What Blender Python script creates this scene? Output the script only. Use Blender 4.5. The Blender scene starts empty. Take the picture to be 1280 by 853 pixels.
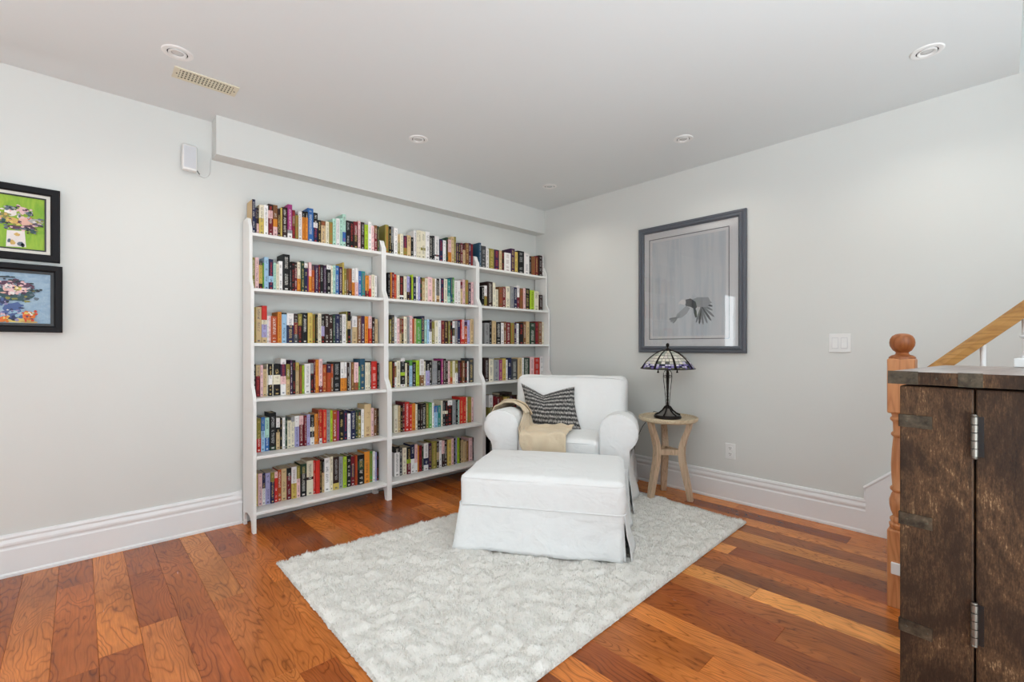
import bpy, bmesh, math, random
import numpy as np
from mathutils import Vector, Matrix, noise as mnoise

random.seed(7)
SC = bpy.context.scene
COL = SC.collection

# ------------------------------------------------------------------ camera
cam_d = bpy.data.cameras.new('camera')
cam = bpy.data.objects.new('camera', cam_d); COL.objects.link(cam)
cam.location = (0, 0, 1.096)
cam.rotation_euler = (math.radians(90), 0, math.radians(46.88 - 90))
cam_d.sensor_width = 36.0
cam_d.lens = 36.0 * 577.7 / 1280.0
cam_d.shift_y = 6.8 / 1280.0
cam_d.clip_start = 0.02
SC.camera = cam

# ------------------------------------------------------------------ world, light levels, exposure
wd = bpy.data.worlds.new('daylight'); SC.world = wd
wd.use_nodes = True
wd.node_tree.nodes['Background'].inputs[0].default_value = (0.80, 0.88, 1.0, 1)
wd.node_tree.nodes['Background'].inputs[1].default_value = 1.0
vs = SC.view_settings
vs.view_transform = 'Standard'; vs.look = 'None'; vs.gamma = 1.0; vs.use_curve_mapping = False
vs.exposure = 0.09
WIN_SIDE, WIN_BACK, WIN_STAIR, WIN_DOOR = 1.3, 0.12, 2.0, 6.0      # brightness of the daylit window panes

# added fill light aimed at the ceiling behind the camera, like a bounced flash
fl_d = bpy.data.lights.new('ceiling_fill', 'AREA'); fl_d.shape = 'DISK'; fl_d.size = 2.4; fl_d.energy = 222; fl_d.spread = math.radians(180); fl_d.color = (.79, .915, 1.0)
fl_o = bpy.data.objects.new('ceiling_fill', fl_d); COL.objects.link(fl_o)
fl_o.location = (.1, -1.9, .25); fl_o.rotation_euler = (math.radians(180), 0, 0)

XW, YW, ZC = 3.375, 3.249, 2.44           # right wall, bookcase wall, ceiling
XL, YB = -3.6, -3.0                       # far side wall, wall behind the camera

# ------------------------------------------------------------------ helpers
def s2l(c):
    return tuple((v/12.92 if v <= .04045 else ((v+.055)/1.055)**2.4) for v in c)
def rgb(r, g, b):
    return s2l((r/255., g/255., b/255.)) + (1.0,)

class NT:
    def __init__(s, name):
        s.m = bpy.data.materials.new(name); s.m.use_nodes = True
        s.t = s.m.node_tree; s.n = s.t.nodes; s.l = s.t.links
        s.b = s.n['Principled BSDF']; s.o = s.n['Material Output']
    def a(s, typ, **k):
        x = s.n.new(typ)
        for q, v in k.items():
            setattr(x, q, v)
        return x
    def k(s, a, b): s.l.new(a, b)
    def math(s, op, a, b=None, clamp=False):
        x = s.a('ShaderNodeMath', operation=op, use_clamp=clamp)
        for i, v in enumerate((a, b)):
            if v is None: continue
            if hasattr(v, 'is_output'): s.k(v, x.inputs[i])
            else: x.inputs[i].default_value = v
        return x.outputs[0]
    def mix(s, f, a, b, bt='MIX'):
        x = s.a('ShaderNodeMix', data_type='RGBA', blend_type=bt)
        for i, v in ((0, f), (6, a), (7, b)):
            if hasattr(v, 'is_output'): s.k(v, x.inputs[i])
            else: x.inputs[i].default_value = v
        return x.outputs[2]
    def noise(s, vec, scale, detail=2, rough=.5, dist=0.0):
        x = s.a('ShaderNodeTexNoise'); x.inputs['Scale'].default_value = scale
        x.inputs['Detail'].default_value = detail; x.inputs['Roughness'].default_value = rough
        x.inputs['Distortion'].default_value = dist
        if vec is not None: s.k(vec, x.inputs['Vector'])
        return x.outputs['Fac']
    def mapping(s, vec, scale=(1, 1, 1), loc=(0, 0, 0), rot=(0, 0, 0)):
        x = s.a('ShaderNodeMapping'); s.k(vec, x.inputs['Vector'])
        x.inputs['Scale'].default_value = scale; x.inputs['Location'].default_value = loc
        x.inputs['Rotation'].default_value = rot
        return x.outputs[0]
    def ramp(s, fac, stops, interp='LINEAR'):
        x = s.a('ShaderNodeValToRGB'); x.color_ramp.interpolation = interp
        e = x.color_ramp.elements
        while len(e) < len(stops): e.new(0.5)
        for i, (p, c) in enumerate(stops):
            e[i].position = p; e[i].color = c
        s.k(fac, x.inputs[0]); return x.outputs[0]
    def bump(s, h, strength=.2, dist=.01):
        x = s.a('ShaderNodeBump'); x.inputs['Strength'].default_value = strength
        x.inputs['Distance'].default_value = dist
        s.k(h, x.inputs['Height']); s.k(x.outputs[0], s.b.inputs['Normal'])
    def obj(s): return s.a('ShaderNodeTexCoord').outputs['Object']
    def pos(s): return s.a('ShaderNodeNewGeometry').outputs['Position']
    def set(s, **k):
        for q, v in k.items():
            s.b.inputs[q.replace('_', ' ')].default_value = v
        return s

def plain(name, c, rough=.5, metal=0.0, bump=0.0, bscale=60, var=0.0):
    t = NT(name); t.set(Base_Color=c, Roughness=rough, Metallic=metal)
    if bump or var:
        f = t.noise(t.obj(), bscale, 3, .6)
        if bump: t.bump(f, bump, .004)
        if var:
            t.k(t.mix(t.noise(t.obj(), bscale*.3, 3), tuple(x*(1-var) for x in c[:3])+(1,), tuple(min(1, x*(1+var)) for x in c[:3])+(1,)), t.b.inputs['Base Color'])
    return t.m

class MB:
    """collects geometry for one mesh"""
    def __init__(s): s.v = []; s.f = []
    def add(s, vs, fs):
        o = len(s.v); s.v += [tuple(map(float, p)) for p in vs]; s.f += [tuple(i+o for i in f) for f in fs]; return s
    def box(s, a, b):
        (x0, y0, z0), (x1, y1, z1) = a, b
        return s.add([(x0,y0,z0),(x1,y0,z0),(x1,y1,z0),(x0,y1,z0),(x0,y0,z1),(x1,y0,z1),(x1,y1,z1),(x0,y1,z1)],
                     [(0,3,2,1),(4,5,6,7),(0,1,5,4),(1,2,6,5),(2,3,7,6),(3,0,4,7)])
    def cbox(s, a, b, c=.003):
        """box with chamfered edges"""
        bm = bmesh.new(); bmesh.ops.create_cube(bm, size=1)
        for v in bm.verts:
            v.co = Vector([(a[i]+b[i])/2 + v.co[i]*(b[i]-a[i]) for i in range(3)])
        bmesh.ops.bevel(bm, geom=list(bm.edges), offset=c, segments=2, profile=.5, affect='EDGES')
        return s.bm(bm)
    def bm(s, bm):
        bm.verts.index_update()
        s.add([v.co for v in bm.verts], [[v.index for v in f.verts] for f in bm.faces]); bm.free(); return s
    def prism(s, poly, axis, lo, hi):
        """polygon (list of 2D) extruded along axis; 2D order: the two other axes in xyz order"""
        n = len(poly)
        def P(p, h):
            q = list(p); q.insert(axis, h); return q
        vs = [P(p, lo) for p in poly] + [P(p, hi) for p in poly]
        fs = [tuple(range(n-1, -1, -1)), tuple(range(n, 2*n))] + [(i, (i+1) % n, n+(i+1) % n, n+i) for i in range(n)]
        return s.add(vs, fs)
    def lathe(s, prof, n=24, c=(0, 0, 0), a0=0.0):
        """prof: list of (r, z)"""
        vs = []; fs = []
        m = len(prof)
        for i in range(n):
            t = a0 + 2*math.pi*i/n
            for r, z in prof: vs.append((c[0]+r*math.cos(t), c[1]+r*math.sin(t), c[2]+z))
        for i in range(n):
            j = (i+1) % n
            for k in range(m-1): fs.append((i*m+k, j*m+k, j*m+k+1, i*m+k+1))
        if prof[0][0] > 1e-6: fs.append(tuple(i*m for i in range(n-1, -1, -1)))
        if prof[-1][0] > 1e-6: fs.append(tuple(i*m+m-1 for i in range(n)))
        return s.add(vs, fs)
    def tube(s, pts, r, n=8, closed=False, sec=None):
        """round (or, with sec, any section given as 2D points) sweep; r may be a list"""
        pts = [Vector(p) for p in pts]; m = len(pts)
        up = Vector((0, 0, 1)); fr = []
        for i in range(m):
            if closed: d = pts[(i+1) % m]-pts[i-1]
            else: d = pts[min(i+1, m-1)]-pts[max(i-1, 0)]
            d.normalize()
            u = up if abs(d.dot(up)) < .95 else (fr[-1][0] if fr else Vector((0, 1, 0)))
            a = u.cross(d)
            a.normalize(); b = d.cross(a); fr.append((a, b))
        base = sec or [(math.cos(2*math.pi*k/n), math.sin(2*math.pi*k/n)) for k in range(n)]
        n = len(base); vs = []
        for i in range(m):
            rr = r[i] if isinstance(r, (list, tuple)) else r
            for (p, q) in base: vs.append(pts[i]+fr[i][0]*p*rr+fr[i][1]*q*rr)
        fs = []
        for i in range(m if closed else m-1):
            j = (i+1) % m
            for k in range(n): fs.append((i*n+k, i*n+(k+1) % n, j*n+(k+1) % n, j*n+k))
        if not closed:
            fs.append(tuple(range(n-1, -1, -1))); fs.append(tuple((m-1)*n+k for k in range(n)))
        return s.add(vs, fs)
    def xf(s, mat):
        s.v = [tuple(mat @ Vector(p)) for p in s.v]; return s
    def build(s, name, mat, parent=None, smooth=False, loc=None, weld=False):
        me = bpy.data.meshes.new(name); me.from_pydata(s.v, [], s.f)
        bm = bmesh.new(); bm.from_mesh(me)
        if weld: bmesh.ops.remove_doubles(bm, verts=bm.verts, dist=1e-5)
        bmesh.ops.recalc_face_normals(bm, faces=bm.faces); bm.to_mesh(me); bm.free()
        o = bpy.data.objects.new(name, me); COL.objects.link(o)
        if mat: me.materials.append(mat)
        if parent: o.parent = parent
        if loc: o.location = loc
        if smooth is True: me.polygons.foreach_set('use_smooth', [True]*len(me.polygons))
        elif smooth: me.shade_smooth() if False else smooth_angle(me, smooth)
        return o
def smooth_angle(me, deg):
    me.polygons.foreach_set('use_smooth', [True]*len(me.polygons))
    bm = bmesh.new(); bm.from_mesh(me)
    for e in bm.edges:
        if len(e.link_faces) == 2 and e.calc_face_angle(0) > math.radians(deg): e.smooth = False
    bm.to_mesh(me); bm.free()

def tag(o, label, cat, group=None):
    o['label'] = label; o['category'] = cat
    if group: o['group'] = group
    return o
def thing(name, label, cat, loc=(0, 0, 0), rz=0.0, group=None):
    o = bpy.data.objects.new(name, None); COL.objects.link(o)
    o.location = loc; o.rotation_euler = (0, 0, rz); o.empty_display_size = .05
    return tag(o, label, cat, group)
def struct(o): o['kind'] = 'structure'; return o

def rbox(h, r, n=10, k=4, fn=None):
    """rounded box of half sizes h, edge radius r, as an MB; fn deforms numpy points (N,3)"""
    def axis(hh):
        rr = min(r, hh*.98)
        a = np.linspace(-hh, -hh+rr, k+1); b = np.linspace(-hh+rr, hh-rr, n+1); c = np.linspace(hh-rr, hh, k+1)
        return np.unique(np.round(np.concatenate([a, b, c]), 7))
    ax = [axis(x) for x in h]; mb = MB()
    for d in range(3):
        e, g = [(1, 2), (2, 0), (0, 1)][d]
        for sgn in (-1, 1):
            U, V = np.meshgrid(ax[e], ax[g], indexing='ij')
            P = np.zeros(U.shape+(3,)); P[..., d] = sgn*h[d]; P[..., e] = U; P[..., g] = V
            nu, nv = U.shape; P = P.reshape(-1, 3)
            lim = np.maximum(np.array(h)-r, 0)
            inn = np.clip(P, -lim, lim); D = P-inn; L = np.linalg.norm(D, axis=1, keepdims=True)
            P = inn + D/np.maximum(L, 1e-9)*r
            fs = [(i*nv+j, (i+1)*nv+j, (i+1)*nv+j+1, i*nv+j+1) for i in range(nu-1) for j in range(nv-1)]
            mb.add(P, fs)
    if fn is not None:
        mb.v = [tuple(p) for p in fn(np.array(mb.v))]
    return mb

def sheet(fn, nu, nv, th):
    """thin cloth: fn(u,v)->point, thickness th"""
    P = np.array([[fn(i/nu, j/nv) for j in range(nv+1)] for i in range(nu+1)], float)
    du = np.gradient(P, axis=0); dv = np.gradient(P, axis=1)
    N = np.cross(du, dv); N /= np.maximum(np.linalg.norm(N, axis=2, keepdims=True), 1e-9)
    A = (P+N*th/2).reshape(-1, 3); B = (P-N*th/2).reshape(-1, 3); w = nv+1; o = len(A)
    fs = []
    for i in range(nu):
        for j in range(nv):
            a, b, c, d = i*w+j, (i+1)*w+j, (i+1)*w+j+1, i*w+j+1
            fs.append((a, b, c, d)); fs.append((o+d, o+c, o+b, o+a))
    for i in range(nu):
        for j in (0, nv): fs.append((i*w+j, (i+1)*w+j, o+(i+1)*w+j, o+i*w+j))
    for j in range(nv):
        for i in (0, nu): fs.append((i*w+j, i*w+j+1, o+i*w+j+1, o+i*w+j))
    mb = MB(); mb.add(np.concatenate([A, B]), fs); return mb

def nz(p, s, seed=0.0):
    return mnoise.noise(Vector((p[0]*s+seed, p[1]*s-seed*.7, p[2]*s+seed*1.3)))
def smooth01(a, b, x):
    t = max(0.0, min(1.0, (x-a)/(b-a))); return t*t*(3-2*t)

# ------------------------------------------------------------------ materials
def paint(name, c, bump=.05):
    t = NT(name); t.set(Base_Color=c, Roughness=.6)
    t.bump(t.noise(t.pos(), 220, 3, .6), bump, .002); return t.m
M = {}
M['wall'] = paint('wall_paint', rgb(221, 222, 218))
M['ceiling'] = paint('ceiling_paint', rgb(226, 230, 230))
M['trim'] = plain('white_trim_paint', rgb(238, 238, 238), .35)
M['shelf'] = plain('white_lacquer', rgb(236, 235, 232), .4)
M['white'] = plain('white_plastic', rgb(238, 238, 236), .4)
M['cream_metal'] = plain('cream_enamel', rgb(226, 220, 196), .45)
M['dark'] = plain('dark_recess', rgb(34, 33, 32), .7)
M['black'] = plain('black_paint', rgb(18, 18, 19), .4)
M['chrome'] = plain('brushed_steel', rgb(190, 190, 188), .35, 1.0)
M['steel_hinge'] = plain('hinge_steel', rgb(128, 124, 116), .5, 1.0)
M['grey_metal'] = plain('satin_grey_metal', rgb(150, 150, 152), .35, .8)

def floor_wood():
    t = NT('cherry_plank'); P = t.pos()
    inf = t.a('ShaderNodeObjectInfo'); rnd = inf.outputs['Random']
    comb = t.a('ShaderNodeCombineXYZ')
    t.k(t.math('MULTIPLY', rnd, 37.0), comb.inputs[0]); t.k(t.math('MULTIPLY', rnd, 91.0), comb.inputs[1])
    add = t.a('ShaderNodeVectorMath', operation='ADD'); t.k(P, add.inputs[0]); t.k(comb.outputs[0], add.inputs[1])
    V = add.outputs[0]
    n1 = t.noise(t.mapping(V, (6.5, 1.5, 1)), 1.0, 3.0, .42, .35)
    lines = t.math('ABSOLUTE', t.math('SINE', t.math('MULTIPLY', n1, 78.0)))
    fade = t.ramp(t.noise(t.mapping(V, (9, 3, 1)), 1.0, 2), [(.25, (.15, .15, .15, 1)), (.55, (1, 1, 1, 1))])
    g0 = t.ramp(lines, [(0, (.44, .37, .31, 1)), (.20, (.78, .74, .69, 1)), (.6, (1, 1, 1, 1)), (1, (1.06, 1.05, 1.03, 1))])
    grain = t.mix(fade, (1, 1, 1, 1), g0)
    fine = t.ramp(t.noise(t.mapping(V, (170, 9, 1)), 1.0, 3, .6), [(.3, (.72, .69, .66, 1)), (.7, (1.12, 1.12, 1.12, 1))])
    blot = t.ramp(t.noise(t.mapping(V, (3.5, 1.5, 1)), 1.0, 3, .55), [(.3, (.66, .60, .54, 1)), (.68, (1.20, 1.19, 1.16, 1))])
    c = t.mix(1.0, inf.outputs['Color'], grain, 'MULTIPLY')
    c = t.mix(.8, c, fine, 'MULTIPLY'); c = t.mix(1.0, c, blot, 'MULTIPLY')
    t.k(c, t.b.inputs['Base Color'])
    t.set(Roughness=.24); t.b.inputs['Specular IOR Level'].default_value = .38
    t.k(t.math('ADD', t.math('MULTIPLY', t.noise(t.mapping(V, (40, 6, 1)), 1.0, 3), .14), .17), t.b.inputs['Roughness'])
    t.bump(lines, .04, .002)
    return t.m
M['plank'] = floor_wood()

def oak(name, light, dark, axis=2, sc=1.0, rough=.4, ring=26.0):
    t = NT(name); s = [9*sc, 9*sc, 9*sc]; s[axis] = 1.1*sc
    V = t.obj(); n1 = t.noise(t.mapping(V, tuple(s)), 1.6, 2, .5, .3)
    lines = t.math('ABSOLUTE', t.math('SINE', t.math('MULTIPLY', n1, ring)))
    s2 = [110*sc]*3; s2[axis] = 7*sc
    f = t.noise(t.mapping(V, tuple(s2)), 1.0, 3, .6)
    c = t.mix(t.math('ADD', t.math('MULTIPLY', lines, .55), t.math('MULTIPLY', f, .5), True), dark, light)
    t.k(c, t.b.inputs['Base Color']); t.set(Roughness=rough); t.bump(f, .12, .002); return t.m
M['newel'] = oak('honey_oak', rgb(214, 150, 98), rgb(172, 104, 60))
M['rail'] = oak('golden_oak_rail', rgb(196, 146, 78), rgb(148, 98, 44), 1)
M['table'] = oak('washed_oak', rgb(222, 194, 164), rgb(176, 144, 114), 2, 1.4, .55)
M['table_top'] = oak('washed_oak_top', rgb(222, 204, 174), rgb(184, 160, 126), 0, 1.2, .5)

def rustic():
    t = NT('distressed_dark_wood'); V = t.obj()
    n1 = t.noise(t.mapping(V, (3.2, 5.5, 2.1), rot=(.35, 0, 0)), 1.6, 4, .6, 1.1)
    st = t.noise(t.mapping(V, (190, 190, 34), rot=(.22, 0, 0)), 1.0, 4, .7, .4)
    sp = t.noise(t.mapping(V, (420, 420, 120)), 1.0, 2, .6)
    m = t.math('ADD', t.math('MULTIPLY', n1, .95), t.math('ADD', t.math('MULTIPLY', st, .38), t.math('MULTIPLY', sp, .25)))
    c = t.ramp(m, [(.58, rgb(28, 19, 14)), (.77, rgb(54, 38, 26)), (.90, rgb(88, 64, 43)), (1.05, rgb(168, 138, 104))])
    t.k(c, t.b.inputs['Base Color']); t.set(Roughness=.62); t.b.inputs['Specular IOR Level'].default_value = .25; t.bump(st, .25, .003); return t.m
M['rustic'] = rustic()
def iron():
    t = NT('aged_iron'); V = t.obj()
    c = t.ramp(t.noise(V, 38, 4, .65), [(.35, rgb(52, 46, 38)), (.6, rgb(88, 80, 66)), (.75, rgb(120, 110, 92))])
    t.k(c, t.b.inputs['Base Color']); t.set(Roughness=.5, Metallic=.55); t.bump(t.noise(V, 90, 3), .3, .002); return t.m
M['iron'] = iron()
def stain_top():
    t = NT('grey_weathered_top'); V = t.obj()
    c = t.ramp(t.noise(t.mapping(V, (14, 2.0, 8)), 1.5, 4, .6), [(.3, rgb(120, 108, 104)), (.7, rgb(176, 164, 160))])
    t.k(c, t.b.inputs['Base Color']); t.set(Roughness=.3); return t.m
M['cab_top'] = stain_top()

def fabric(name, c, weave=700, bump=.25, wr=.35):
    t = NT(name); V = t.obj(); t.set(Base_Color=c, Roughness=.9)
    t.b.inputs['Sheen Weight'].default_value = .25
    h = t.math('ADD', t.math('MULTIPLY', t.noise(V, weave, 2), .05), t.math('ADD', t.math('MULTIPLY', t.noise(V, 9, 3, .5, .6), wr), t.math('MULTIPLY', t.noise(t.mapping(V, (7, 11, 14)), 1.0, 2, .5, .8), wr*.35)))
    t.bump(h, bump, .02); return t.m
M['slip'] = fabric('white_cotton_slipcover', rgb(240, 240, 239), 700, .7, .9)
M['piping'] = fabric('white_cotton_piping', rgb(236, 236, 235), 900, .1, .05)
M['throw'] = fabric('cream_wool_knit', rgb(226, 206, 176), 500, 1.0, .6)

def pillow_mat():
    t = NT('charcoal_ikat_weave'); uv = t.a('ShaderNodeUVMap').outputs[0]
    sep = t.a('ShaderNodeSeparateXYZ'); t.k(uv, sep.inputs[0]); U, V = sep.outputs[0], sep.outputs[1]
    jag = t.noise(t.mapping(uv, (58, 3, 1)), 1.0, 2, .7)
    ph = t.math('ADD', t.math('MULTIPLY', V, 10.0), t.math('MULTIPLY', jag, .9))
    st = t.math('ADD', t.math('MULTIPLY', t.math('SINE', t.math('MULTIPLY', ph, 6.283)), .5), .5)
    dash = t.noise(t.mapping(uv, (60, 15, 1)), 1.0, 3, .7)
    m = t.math('ADD', t.math('MULTIPLY', st, .26), t.math('MULTIPLY', dash, .86))
    c = t.ramp(m, [(.35, rgb(28, 28, 30)), (.50, rgb(70, 69, 70)), (.61, rgb(122, 120, 117)), (.76, rgb(200, 196, 190))])
    t.k(c, t.b.inputs['Base Color']); t.set(Roughness=.95); t.bump(dash, .3, .004); return t.m
M['pillow'] = pillow_mat()

def rug_mat():
    t = NT('ivory_wool_pile'); P = t.pos()
    c = t.mix(t.noise(P, 26, 3, .6), rgb(228, 222, 212), rgb(248, 245, 240))
    t.k(c, t.b.inputs['Base Color']); t.set(Roughness=1.0); t.b.inputs['Sheen Weight'].default_value = .3
    t.bump(t.noise(P, 260, 3, .7), .5, .006); return t.m
M['rug'] = rug_mat()

def book_mat():
    t = NT('printed_book_cover')
    c1 = t.a('ShaderNodeAttribute', attribute_name='Col').outputs['Color']
    c2 = t.a('ShaderNodeAttribute', attribute_name='Ink').outputs['Color']
    uv = t.a('ShaderNodeUVMap').outputs[0]
    sep = t.a('ShaderNodeSeparateXYZ'); t.k(uv, sep.inputs[0]); U, V = sep.outputs[0], sep.outputs[1]
    rnd = t.a('ShaderNodeObjectInfo').outputs['Random']
    P = t.pos(); off = t.a('ShaderNodeCombineXYZ'); t.k(t.math('MULTIPLY', rnd, 50), off.inputs[1])
    ad = t.a('ShaderNodeVectorMath', operation='ADD'); t.k(P, ad.inputs[0]); t.k(off.outputs[0], ad.inputs[1])
    letters = t.math('GREATER_THAN', t.noise(t.mapping(ad.outputs[0], (330, 1, 420)), 1.0, 1, .5), .52)
    words = t.math('GREATER_THAN', t.noise(t.mapping(ad.outputs[0], (4, 1, 26)), 1.0, 1, .5), .44)
    mid = t.math('LESS_THAN', t.math('ABSOLUTE', t.math('SUBTRACT', U, .5)), .22)
    zone = t.math('MULTIPLY', t.math('GREATER_THAN', V, .16), t.math('LESS_THAN', V, .93))
    logo = t.math('MULTIPLY', t.math('LESS_THAN', t.math('ABSOLUTE', t.math('SUBTRACT', V, .06)), .022), t.math('LESS_THAN', t.math('ABSOLUTE', t.math('SUBTRACT', U, .5)), .2))
    m = t.math('MULTIPLY', t.math('MULTIPLY', letters, words), t.math('MULTIPLY', mid, zone))
    m = t.math('MAXIMUM', m, logo)
    t.k(t.mix(t.math('MULTIPLY', m, .7), c1, c2), t.b.inputs['Base Color']); t.set(Roughness=.5); t.b.inputs['Specular IOR Level'].default_value = .3; return t.m
M['book'] = book_mat()
t = NT('book_pages'); t.set(Roughness=.9)
t.k(t.mix(t.noise(t.mapping(t.obj(), (900, 3, 3)), 1.0, 1), rgb(176, 158, 128), rgb(214, 200, 174)), t.b.inputs['Base Color'])
M['pages'] = t.m

def glass_mat(name):
    t = NT(name); t.n.remove(t.b)
    tr = t.a('ShaderNodeBsdfTransparent'); gl = t.a('ShaderNodeBsdfGlossy'); gl.inputs['Roughness'].default_value = .02
    fr = t.a('ShaderNodeFresnel'); fr.inputs['IOR'].default_value = 1.5
    mx = t.a('ShaderNodeMixShader'); t.k(fr.outputs[0], mx.inputs[0]); t.k(tr.outputs[0], mx.inputs[1]); t.k(gl.outputs[0], mx.inputs[2])
    t.k(mx.outputs[0], t.o.inputs[0]); return t.m
M['glass'] = glass_mat('picture_glass')
def daylight(name, s, c=(.86, .95, 1.0, 1)):
    t = NT(name); t.set(Base_Color=(.8, .8, .8, 1), Roughness=.1)
    t.b.inputs['Emission Color'].default_value = c; t.b.inputs['Emission Strength'].default_value = s; return t.m

# ================================================================== THE SETTING
# ---- floor: sub-floor slab with every plank laid on it
def make_floor():
    fl = struct(MB().box((XL-.1, YB-.1, -.10), (XW+.1, YW+.1, -.014)).build('floor', M['dark']))
    rnd = random.Random(21)
    pal = [rgb(208,132,72), rgb(190,112,56), rgb(178,98,46), rgb(198,120,62), rgb(164,88,42), rgb(216,142,82), rgb(194,116,62), rgb(148,78,38), rgb(204,126,68)]
    W = .1225; x = XW-.018
    far = MB(); c = 0
    while x > XL:
        x0 = max(x-W, XL)
        near = x0 > -1.25
        y = YW-.014; first = True
        while y > YB:
            L = rnd.uniform(.45, 1.35) if not first else rnd.uniform(.25, 1.2)
            first = False
            y0 = max(y-L, YB)
            if near and y > -.75:
                m = MB(); g = .0003; zt = rnd.uniform(-.0003, .0003); b = .0009
                a0, a1, b0, b1 = x0+g, x-g, y0+g, y-g
                cx, cy = (a0+a1)/2, (b0+b1)/2; hx, hy = (a1-a0)/2, (b1-b0)/2
                m.add([(-hx,-hy,-.014),(hx,-hy,-.014),(hx,hy,-.014),(-hx,hy,-.014),
                       (-hx,-hy,zt-b),(hx,-hy,zt-b),(hx,hy,zt-b),(-hx,hy,zt-b),
                       (-hx+b,-hy+b,zt),(hx-b,-hy+b,zt),(hx-b,hy-b,zt),(-hx+b,hy-b,zt)],
                      [(0,1,5,4),(1,2,6,5),(2,3,7,6),(3,0,4,7),(4,5,9,8),(5,6,10,9),(6,7,11,10),(7,4,8,11),(8,9,10,11)])
                o = m.build('plank', M['plank'], fl, loc=(cx, cy, 0))
                col = list(rnd.choice(pal)); k = rnd.uniform(.80, 1.16)
                if c == 9 and y < 2.4: col = list(rgb(228, 156, 92))
                if c in (4, 6) and rnd.random() < .6: col = list(rgb(222, 148, 86))
                if c in (3, 5, 8): col = list(rgb(154, 92, 54))
                o.color = (min(.95, col[0]*k*1.10), col[1]*k*1.05, col[2]*k*.82, 1)
            else:
                far.box((x0+.0007, y0+.0007, -.014), (x-.0007, y-.0007, 0))
            y = y0
        x = x0; c += 1
    o = far.build('plank_field', M['plank'], fl); o['kind'] = 'stuff'; o.color = rgb(200, 120, 62)
make_floor()

# ---- walls
STX, STY = 2.42, -.046            # stairwell opening in the ceiling: x > STX, y < STY
ZU = 4.9
def wall_with_hole(name, lo, hi, axis, hole):
    """box wall; hole=(a0,a1,z0,z1) along the long axis"""
    m = MB(); (x0, y0, z0), (x1, y1, z1) = lo, hi
    if axis == 0:
        h0, h1, hz0, hz1 = hole
        m.box((x0, y0, z0), (h0, y1, z1)); m.box((h1, y0, z0), (x1, y1, z1))
        if hz0 > z0: m.box((h0, y0, z0), (h1, y1, hz0))
        m.box((h0, y0, hz1), (h1, y1, z1))
    else:
        h0, h1, hz0, hz1 = hole
        m.box((x0, y0, z0), (x1, h0, z1)); m.box((x0, h1, z0), (x1, y1, z1))
        if hz0 > z0: m.box((x0, h0, z0), (x1, h1, hz0))
        m.box((x0, h0, hz1), (x1, h1, z1))
    return struct(m.build(name, M['wall']))
DOOR = (-1.80, -.72, 0.0, 2.05)
W1 = (-1.6, 2.2, .55, 2.15)
W2 = (-2.4, 1.2, .75, 2.15)
W3 = (2.62, 3.20, 3.2, 4.5)
wall_with_hole('wall_left', (XL-.1, YW, 0), (XW, YW+.1, ZC), 0, DOOR)
wall_with_hole('wall_far', (XL-.1, YB, 0), (XL, YW, ZC), 1, W1)
struct(MB().box((XW, YB, 0), (XW+.1, YW+.1, ZU)).build('wall_right', M['wall']))
m = MB()
m.box((XL-.1, YB-.1, 0), (W2[0], YB, ZC)).box((W2[0], YB-.1, 0), (W2[1], YB, W2[2])).box((W2[0], YB-.1, W2[3]), (W2[1], YB, ZC))
m.box((W2[1], YB-.1, 0), (STX, YB, ZC)).box((STX, YB-.1, 0), (XW+.1, YB, W3[2]))
m.box((STX, YB-.1, W3[2]), (W3[0], YB, W3[3])).box((W3[1], YB-.1, W3[2]), (XW+.1, YB, W3[3])).box((STX-.1, YB-.1, W3[3]), (XW+.1, YB, ZU))
m.box((STX-.1, YB-.1, ZC+.2), (STX, YB, W3[3]))
struct(m.build('wall_back', M['wall']))
m = MB().box((STX-.1, YB, ZC+.2), (STX, STY+.1, ZU)); struct(m.build('wall_stairwell', M['wall']))
m = MB().box((STX, STY, ZC+.2), (XW, STY+.1, ZU)); struct(m.build('wall_landing', M['wall']))
m = MB().box((XL-.1, YB-.1, ZC), (STX, YW+.1, ZC+.2)).box((STX, STY, ZC), (XW, YW+.1, ZC+.2))
struct(m.build('ceiling', M['ceiling']))
struct(MB().box((STX-.1, YB-.1, ZU), (XW+.1, STY+.1, ZU+.1)).build('ceiling_stairwell', M['ceiling']))

# boxed-in soffit above the bookcases
struct(MB().box((.58, 3.128, 2.213), (XW, YW, ZC)).build('trim_1', M['wall']))

# ---- windows behind and beside the camera: frame, mullions, daylit panes
def window(name, axis, pos, inward, rect, cols, s, frame_w=.05):
    a0, a1, z0, z1 = rect
    m = MB()
    def bx(p0, p1, q0, q1, d0, d1):
        lo = min(pos+inward*d0, pos+inward*d1); hi = max(pos+inward*d0, pos+inward*d1)
        if axis == 0: return (p0, lo, q0), (p1, hi, q1)
        return (lo, p0, q0), (hi, p1, q1)
    for (p0, p1, q0, q1) in ((a0, a1, z0, z0+frame_w), (a0, a1, z1-frame_w, z1), (a0, a0+frame_w, z0+frame_w, z1-frame_w), (a1-frame_w, a1, z0+frame_w, z1-frame_w)):
        m.box(*bx(p0, p1, q0, q1, -.08, .0))
    for i in range(1, cols):
        x = a0+(a1-a0)*i/cols; m.box(*bx(x-.025, x+.025, z0+frame_w, z1-frame_w, -.08, 0))
    o = struct(m.build(name, M['trim']))
    pm = daylight(name+'_daylight', s)
    for i in range(cols):
        x0 = a0+(a1-a0)*i/cols+(.05 if i == 0 else .025); x1 = a0+(a1-a0)*(i+1)/cols-(.05 if i == cols-1 else .025)
        MB().box(*bx(x0, x1, z0+frame_w, z1-frame_w, -.05, -.04)).build('pane', pm, o)
    return o
window('window_1', 1, XL, 1, W1, 3, WIN_SIDE)
window('window_2', 0, YB, 1, W2, 3, WIN_BACK)
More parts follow.
